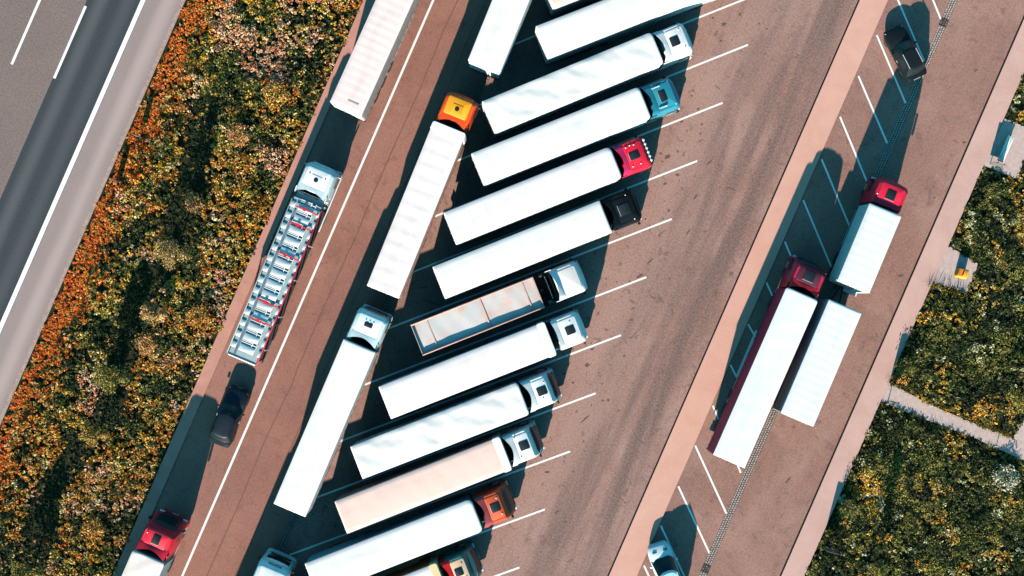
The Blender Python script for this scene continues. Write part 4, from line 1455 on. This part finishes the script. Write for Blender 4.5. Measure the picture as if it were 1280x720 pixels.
# ------------------------------------------------------------------ vegetation
def vnoise(x, y, scale, seed):
    r = np.random.default_rng(seed)
    tab = r.random((256, 256))
    xs, ys = x / scale + 1000, y / scale + 1000
    xi, yi = np.floor(xs).astype(int), np.floor(ys).astype(int)
    fx, fy = xs - xi, ys - yi
    fx, fy = fx * fx * (3 - 2 * fx), fy * fy * (3 - 2 * fy)
    a, b = tab[xi % 256, yi % 256], tab[(xi + 1) % 256, yi % 256]
    c, d = tab[xi % 256, (yi + 1) % 256], tab[(xi + 1) % 256, (yi + 1) % 256]
    return (a * (1 - fx) + b * fx) * (1 - fy) + (c * (1 - fx) + d * fx) * fy

def fbm(x, y, scale, seed):
    return (vnoise(x, y, scale, seed) * .55 + vnoise(x, y, scale / 2.1, seed + 1) * .3 + vnoise(x, y, scale / 4.3, seed + 2) * .15)

def leaf_material():
    m, nt, nodes, links, b = node_mat('leaves')
    at = nodes.new('ShaderNodeAttribute')
    at.attribute_name = 'leaf_tone'
    n = noise(nt, None, 3.0, 2, .5)
    c = mixc(nt, .25, at.outputs['Color'], mixc(nt, n, (.03, .04, .015), at.outputs['Color']))
    links.new(c, b.inputs['Base Color'])
    b.inputs['Roughness'].default_value = .6
    b.inputs['Specular IOR Level'].default_value = .25
    tr = nodes.new('ShaderNodeBsdfTranslucent')
    links.new(c, tr.inputs[0])
    mx = nodes.new('ShaderNodeMixShader')
    mx.inputs[0].default_value = .22
    links.new(b.outputs[0], mx.inputs[1])
    links.new(tr.outputs[0], mx.inputs[2])
    links.new(mx.outputs[0], nodes['Material Output'].inputs[0])
    return m
M_LEAF = leaf_material()

def leaves_mesh(name, pos, size, tone, parent=None, up=.55, aspect=.55, seed=1):
    """one folded diamond per leaf, all in one mesh"""
    r = np.random.default_rng(seed)
    n = len(pos)
    nrm = r.normal(size=(n, 3))
    nrm[:, 2] = np.abs(nrm[:, 2]) + up
    nrm /= np.linalg.norm(nrm, axis=1)[:, None]
    t = r.normal(size=(n, 3))
    t -= nrm * (t * nrm).sum(1)[:, None]
    t /= np.linalg.norm(t, axis=1)[:, None]
    bt = np.cross(nrm, t)
    L = size[:, None]
    v = np.empty((n, 4, 3), dtype=np.float32)
    v[:, 0] = pos - t * L * .5
    v[:, 1] = pos + bt * L * aspect * .5 + nrm * L * .08
    v[:, 2] = pos + t * L * .5
    v[:, 3] = pos - bt * L * aspect * .5 + nrm * L * .08
    me = bpy.data.meshes.new(name)
    me.vertices.add(n * 4)
    me.vertices.foreach_set('co', v.reshape(-1))
    me.loops.add(n * 4)
    me.loops.foreach_set('vertex_index', np.arange(n * 4, dtype=np.int32))
    me.polygons.add(n)
    me.polygons.foreach_set('loop_start', np.arange(0, n * 4, 4, dtype=np.int32))
    me.polygons.foreach_set('loop_total', np.full(n, 4, dtype=np.int32))
    at = me.color_attributes.new('leaf_tone', 'FLOAT_COLOR', 'POINT')
    col = np.ones((n, 4, 4), dtype=np.float32)
    col[:, :, :3] = np.clip(tone * 1.3, 0.003, .9)[:, None, :]
    at.data.foreach_set('color', col.reshape(-1))
    me.materials.append(M_LEAF)
    me.update()
    return link(name, me, parent)

GREEN = np.array([[.022, .036, .012], [.045, .062, .013], [.080, .092, .018], [.055, .075, .018], [.16, .145, .03], [.24, .215, .05]])
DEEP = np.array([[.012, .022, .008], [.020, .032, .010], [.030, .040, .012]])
WARM = np.array([[.42, .17, .02], [.55, .26, .04], [.62, .40, .15], [.48, .12, .015], [.28, .16, .02]])
ORNG = np.array([[.62, .10, .008], [.72, .15, .012], [.50, .06, .006], [.74, .24, .04]])
PINK = np.array([[.68, .32, .18], [.58, .22, .10], [.72, .46, .28]])
YELO = np.array([[.56, .36, .05], [.38, .27, .05], [.64, .30, .02], [.62, .50, .20]])

def meadow(name, label, inside, box, dens, per, seed, hfun, tonefun, size=(.07, .16), up=.55):
    """ground cover of many small plants: clumps of leaves on short stems"""
    r = np.random.default_rng(seed)
    x0, x1, t0, t1 = box
    n = int((x1 - x0) * (t1 - t0) * dens)
    p, t = r.uniform(x0, x1, n), r.uniform(t0, t1, n)
    x, y = p * EP.x + t * ED.x, p * EP.y + t * ED.y
    ok = inside(p, t, x, y)
    p, t, x, y = p[ok], t[ok], x[ok], y[ok]
    h = hfun(p, t, x, y, r)
    cl = len(x)
    k = r.poisson(per, cl)
    idx = np.repeat(np.arange(cl), k)
    m = len(idx)
    rad = (.10 + .30 * h)[idx]
    d = r.normal(size=(m, 3))
    d /= np.linalg.norm(d, axis=1)[:, None]
    q = r.random(m) ** .5
    pos = np.empty((m, 3))
    pos[:, 0] = x[idx] + d[:, 0] * rad * q
    pos[:, 1] = y[idx] + d[:, 1] * rad * q
    pos[:, 2] = np.maximum(.02, h[idx] * (.60 + .40 * d[:, 2] * q))
    base = tonefun(p, t, x, y, r)               # per clump
    tone = base[idx] * (.72 + .56 * r.random((m, 1)))
    sz = r.uniform(*size, m) * (0.85 + .5 * r.random(m) ** 4)
    o = leaves_mesh(name, pos, sz, tone, up=up, seed=seed)
    return tag(o, label, 'undergrowth', kind='stuff')

def pick(r, pal, n):
    return pal[r.integers(0, len(pal), n)]

def patchy(r, pal, x, y, scale, seed, jit=.16):
    f = fbm(x, y, scale, seed) + r.normal(size=len(x)) * jit
    k = np.clip(((f - .26) / .5) * len(pal), 0, len(pal) - 1).astype(int)
    return pal[k]

def tone_left(p, t, x, y, r):
    n = len(x)
    f = fbm(x, y, 6.0, 11)
    f2 = fbm(x, y, 1.5, 31)
    out = patchy(r, GREEN, x, y, 1.3, 21)
    wv = (f - .5) * 3.0 + (f2 - .5) * 3.6 + .30 + .030 * (p + 25) + r.normal(size=n) * .22
    warm = wv > .45
    out[warm] = patchy(r, WARM, x[warm], y[warm], 1.0, 23)
    pk = fbm(x, y, 2.4, 51) + r.normal(size=n) * .05 > .64
    out[pk] = pick(r, PINK, pk.sum())
    yl = fbm(x, y, .8, 41) + r.normal(size=n) * .08 > .66
    out[yl] = pick(r, YELO, yl.sum())
    og = r.random(n) < np.clip(.75 - (p + 29.4) * .42 + (f2 - .5) * 1.6, 0, .75)
    out[og] = pick(r, np.vstack([ORNG, WARM]), og.sum())
    dd = shade_band_dist(x, y) + .9 * (f2 - .5)
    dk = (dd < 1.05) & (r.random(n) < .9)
    out[dk] = pick(r, DEEP, dk.sum())  # darkest leaf tones paint the tree shadows along this band
    dk = (fbm(x, y, 1.6, 61) > .64) & (r.random(n) < .8)
    out[dk] = pick(r, DEEP, dk.sum())
    return out

# course of the tree shadows, painted into the leaf tones; plants kept low
SHADE_BAND = [P(u, v) for u, v in [(258, 135), (236, 235), (214, 325), (172, 365), (150, 465), (128, 530), (62, 610), (40, 715)]]
def shade_band_dist(x, y):
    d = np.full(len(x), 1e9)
    for a, b in zip(SHADE_BAND, SHADE_BAND[1:]):
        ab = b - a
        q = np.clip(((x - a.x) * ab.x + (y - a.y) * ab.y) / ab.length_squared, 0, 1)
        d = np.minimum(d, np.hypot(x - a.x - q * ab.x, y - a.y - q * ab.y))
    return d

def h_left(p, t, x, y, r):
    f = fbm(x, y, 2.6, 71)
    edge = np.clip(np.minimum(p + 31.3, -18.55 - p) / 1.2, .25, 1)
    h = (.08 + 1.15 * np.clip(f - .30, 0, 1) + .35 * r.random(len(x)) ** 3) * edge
    return h * np.clip((shade_band_dist(x, y) - .7) / 1.2, .08, 1)  # plants lowered along the band of tree shadow

ORANGE_W = lambda t: 2.0 + .5 * np.sin(t * .35) + .35 * np.sin(t * 1.3 + 1)
ins_left = lambda p, t, x, y: (p > -31.2 + ORANGE_W(t) * .75) & (p < -18.62 + .12 * np.sin(t * 2.1))
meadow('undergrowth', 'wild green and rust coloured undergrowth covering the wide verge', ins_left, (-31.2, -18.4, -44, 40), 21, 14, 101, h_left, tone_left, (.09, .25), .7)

ins_or = lambda p, t, x, y: (p > -31.05 + .10 * np.sin(t * 3.1)) & (p < -31.2 + ORANGE_W(t) + .35 * np.sin(t * 4.3))
def tone_or(p, t, x, y, r):
    out = pick(r, ORNG, len(x))
    g_ = r.random(len(x)) < .10 + .3 * (fbm(x, y, 2.5, 5) > .6)
    out[g_] = pick(r, np.vstack([WARM, GREEN[:2]]), g_.sum())
    return out
h_or = lambda p, t, x, y, r: .03 + .08 * r.random(len(x)) + .09 * fbm(x, y, 2.0, 8)
meadow('orange_groundcover', 'low orange red groundcover along the hard shoulder', ins_or, (-31.5, -28.5, -44, 40), 40, 12, 102, h_or, tone_or, (.09, .20), 1.6)

# polygons kept clear on the right
PATH = [P(u, v) for u, v in [(1104, 476), (1165, 508), (1225, 533), (1266, 549), (1290, 505), (1400, 560), (1380, 640), (1282, 577), (1215, 546), (1150, 521), (1094, 499)]]
BINP = [P(u, v) for u, v in [(1184, 307), (1222, 331), (1208, 365), (1155, 350)]]
BENP = [P(u, v) for u, v in [(1252, 148), (1292, 164), (1271, 223), (1226, 205)]]
def inpoly(x, y, poly):
    c = np.zeros(len(x), bool)
    j = len(poly) - 1
    for i in range(len(poly)):
        a, b = poly[i], poly[j]
        cond = ((a.y > y) != (b.y > y)) & (x < (b.x - a.x) * (y - a.y) / (b.y - a.y + 1e-12) + a.x)
        c ^= cond
        j = i
    return c
ins_right = lambda p, t, x, y: (p > 30.53 + .06 * np.sin(t * 5)) & ~inpoly(x, y, PATH) & ~inpoly(x, y, BINP) & ~inpoly(x, y, BENP)
def tone_right(p, t, x, y, r):
    n = len(x)
    f = fbm(x, y, 4.0, 13)
    f2 = fbm(x, y, 1.2, 33)
    out = patchy(r, GREEN, x, y, 1.4, 25)
    wm = (f - .5) * 2.2 + (f2 - .5) * 3.0 + r.normal(size=n) * .2 > .52
    out[wm] = patchy(r, np.vstack([YELO, WARM[:2]]), x[wm], y[wm], .9, 27)
    dk = (fbm(x, y, 2.0, 63) > .60) & (r.random(n) < .8)
    out[dk] = pick(r, DEEP, dk.sum())
    pl = (fbm(x, y, .7, 65) > .74)
    out[pl] = np.array([.50, .48, .26])
    return out
def poly_dist(x, y, poly):
    d = np.full(len(x), 1e9)
    for a, b in zip(poly, poly[1:] + poly[:1]):
        ab = b - a
        q = np.clip(((x - a.x) * ab.x + (y - a.y) * ab.y) / ab.length_squared, 0, 1)
        d = np.minimum(d, np.hypot(x - a.x - q * ab.x, y - a.y - q * ab.y))
    return d
def h_right(p, t, x, y, r):
    f = fbm(x, y, 2.4, 77)
    e = np.clip((p - 30.4) / .9, .45, 1)
    k = np.minimum(np.minimum(poly_dist(x, y, PATH), poly_dist(x, y, BINP)), poly_dist(x, y, BENP))
    e = e * np.clip(.22 + k / 1.6, 0, 1)
    return (.08 + 1.05 * np.clip(f - .32, 0, 1) + .30 * r.random(len(x)) ** 3) * e
meadow('meadow_grass', 'dark green flowering meadow beside the outer pavement', ins_right, (30.5, 52, -36, 40), 22, 14, 103, h_right, tone_right, (.08, .21), .7)

# tall grass blades along the paths
def blades(name, label, pts, n, h, seed, tone):
    r = np.random.default_rng(seed)
    segs = list(zip(pts, pts[1:]))
    vs = np.empty((n, 4, 3), dtype=np.float32)
    for i in range(n):
        a, b = segs[r.integers(0, len(segs))]
        q = a.lerp(b, r.random())
        q = q + Vector((r.normal() * .16, r.normal() * .16, 0))
        hh = h * (.4 + .8 * r.random())
        ang = r.uniform(0, 6.28)
        w = Vector((math.cos(ang), math.sin(ang), 0)) * .012
        lean = Vector((r.normal(), r.normal(), 0)) * hh * .18
        vs[i] = [q - w, q + w, q + w * .6 + lean * .4 + Vector((0, 0, hh * .6)), q + lean + Vector((0, 0, hh))]
    me = bpy.data.meshes.new(name)
    me.from_pydata(vs.reshape(-1, 3).tolist(), [], [(4 * i, 4 * i + 1, 4 * i + 2, 4 * i + 3) for i in range(n)])
    at = me.color_attributes.new('leaf_tone', 'FLOAT_COLOR', 'POINT')
    col = np.ones((n, 4, 4), dtype=np.float32)
    col[:, :, :3] = (np.array(tone)[r.integers(0, len(tone), n)] * (.7 + .6 * r.random((n, 1))))[:, None, :]
    at.data.foreach_set('color', col.reshape(-1))
    me.materials.append(M_LEAF)
    return tag(link(name, me), label, 'grass', kind='stuff')
blades('tall_grass', 'tall thin grass along the lower edge of the gravel path', [P(1095, 503), P(1150, 524), P(1215, 549), P(1282, 580)], 450, .26, 201, YELO)
blades('tall_grass', 'tall thin grass below the yellow bin', [P(1157, 355), P(1180, 362), P(1206, 368)], 170, .50, 202, YELO)
blades('tall_grass', 'dry grass fringe along the upper edge of the gravel path', [P(1110, 474), P(1165, 504), P(1225, 530), P(1262, 545)], 900, .35, 203, YELO)

def blob_pos(r, n, c, rx, rz_, hollow=.5):
    d = r.normal(size=(n, 3))
    d /= np.linalg.norm(d, axis=1)[:, None]
    q = hollow + (1 - hollow) * r.random(n)
    pos = np.array(c) + d * q[:, None] * np.array([rx, rx, rz_])
    return pos

def young_tree(u, v, h, rad, label, seed, tone, n=2600, base=.25):
    c = P(u, v)
    root = thing('young_tree', label, 'tree', (c.x, c.y, 0), 0, 'young trees in the verge and meadow')
    r = np.random.default_rng(seed)
    bark = paint('bark', (.10, .07, .05), .9, 0, .5)
    m = MB()
    pts = [Vector((0, 0, 0)), Vector((.05, .03, h * .35)), Vector((-.02, .06, h * .7)), Vector((.02, 0, h * .96))]
    for i in range(3):
        m.tube(pts[i], pts[i + 1], .07 * (1 - i * .3), .07 * (1 - (i + 1) * .3), 7)
    trunk = m.build('trunk', bark, root)
    pos = []
    for k in range(7):
        z = h * (base + .08 + (.85 - base) * k / 7)
        a = k * 2.4
        w = rad * (1.0 - .55 * k / 7)
        e = Vector((math.cos(a) * w * .75, math.sin(a) * w * .75, z + h * .07))
        MB().tube((0, 0, z - .1), e, .028, .010, 5).build('limb', bark, trunk)
        pos.append(blob_pos(r, n // 9, (e.x, e.y, e.z), w * .55, h * .11, .3))
    pos.append(blob_pos(r, n // 5, (0, 0, h * (base + .42)), rad * .75, h * .34, .2))
    pos.append(blob_pos(r, n // 9, (0, 0, h * .92), rad * .4, h * .10, .2))
    pos = np.vstack(pos)
    pos[:, 2] = np.maximum(pos[:, 2], .1)
    tn = pick(r, tone, len(pos)) * (.7 + .6 * r.random((len(pos), 1)))
    leaves_mesh('crown', pos, r.uniform(.08, .17, len(pos)), tn, root, seed=seed)
GT = np.vstack([GREEN, YELO[:2]])
young_tree(222, 318, 4.6, 1.25, 'tallest young tree in the verge beside the silver car transporter, long shadow above it', 301, np.vstack([GT, PINK]))
young_tree(146, 470, 3.6, 1.2, 'bushy young tree in the verge nearest the highway shoulder, low down', 302, GT)
young_tree(124, 540, 3.0, .95, 'small sapling in the verge below the bushy young tree', 303, np.vstack([GT, WARM]))
young_tree(42, 712, 3.4, 1.1, 'sapling at the bottom edge of the verge', 304, GT)
young_tree(196, 392, 2.6, .9, 'reddish sapling in the verge between the two larger ones', 305, np.vstack([GT, PINK, PINK]))
young_tree(1084, 707, 4.1, .75, 'slender sapling in the lower meadow below the gravel path', 306, GT, 1500, .35)
young_tree(1262, 498, 3.6, 1.0, 'leafy sapling beside the gravel path close to the outer edge', 307, GT)

def shrub(u, v, rad, h, label, tone, seed, n=900, cat='shrub', name='shrub', size=(.08, .17)):
    c = P(u, v)
    root = thing(name, label, cat, (c.x, c.y, 0), 0, 'shrubs in the verge and meadow')
    r = np.random.default_rng(seed)
    m = MB()
    for k in range(6):
        a = k * 1.05
        m.tube((0, 0, 0), (math.cos(a) * rad * .6, math.sin(a) * rad * .6, h * .75), .03, .008, 5)
    m.build('stem', paint('bark', (.1, .07, .05)), root)
    pos = [blob_pos(r, n // 7, (math.cos(k) * rad * .5, math.sin(k) * rad * .5, h * (.5 + .25 * math.sin(k * 3))), rad * .5, h * .35, .25) for k in range(0, 7)]
    pos = np.vstack(pos)
    pos[:, 2] = np.maximum(pos[:, 2], .05)
    tn = pick(r, tone, len(pos)) * (.7 + .6 * r.random((len(pos), 1)))
    leaves_mesh('foliage', pos, r.uniform(*size, len(pos)), tn, root, seed=seed)
CREAM = np.array([[.62, .58, .42], [.70, .66, .50], [.10, .12, .04], [.55, .50, .34]])
shrub(1253, 596, 1.25, 1.0, 'cream flowering shrub below the gravel path', CREAM, 401, 1300, name='flowering_shrub', size=(.10, .20))
shrub(1127, 458, .9, 1.5, 'dark bush at the pavement edge above the gravel path', GREEN, 402)
shrub(1056, 635, .9, 1.6, 'dark bush at the pavement edge below the gravel path', GREEN, 403)
shrub(1288, 116, 1.1, 1.0, 'dark bush above the bench recess', GREEN, 404)
shrub(1240, 238, .8, .8, 'bush below the bench recess', GREEN, 405)
shrub(300, 170, 1.1, 1.1, 'rusty orange shrub near the middle of the upper verge', np.vstack([WARM, PINK]), 406)
shrub(245, 255, .9, 1.0, 'pink tinged shrub beside the dark shadow band in the verge', np.vstack([PINK, WARM]), 407)
shrub(185, 430, 1.0, 1.0, 'pinkish orange shrub in the lower half of the verge', np.vstack([PINK, WARM]), 408)
shrub(250, 395, 1.1, 1.2, 'golden orange shrub in the verge beside the transporter rear', WARM, 409)
shrub(120, 660, 1.0, 1.1, 'golden brown shrub in the verge beside the red cab at the bottom', WARM, 410)
shrub(345, 120, 1.2, 1.2, 'golden shrub at the verge edge beside the pinkish white lorry', np.vstack([WARM, YELO]), 411)
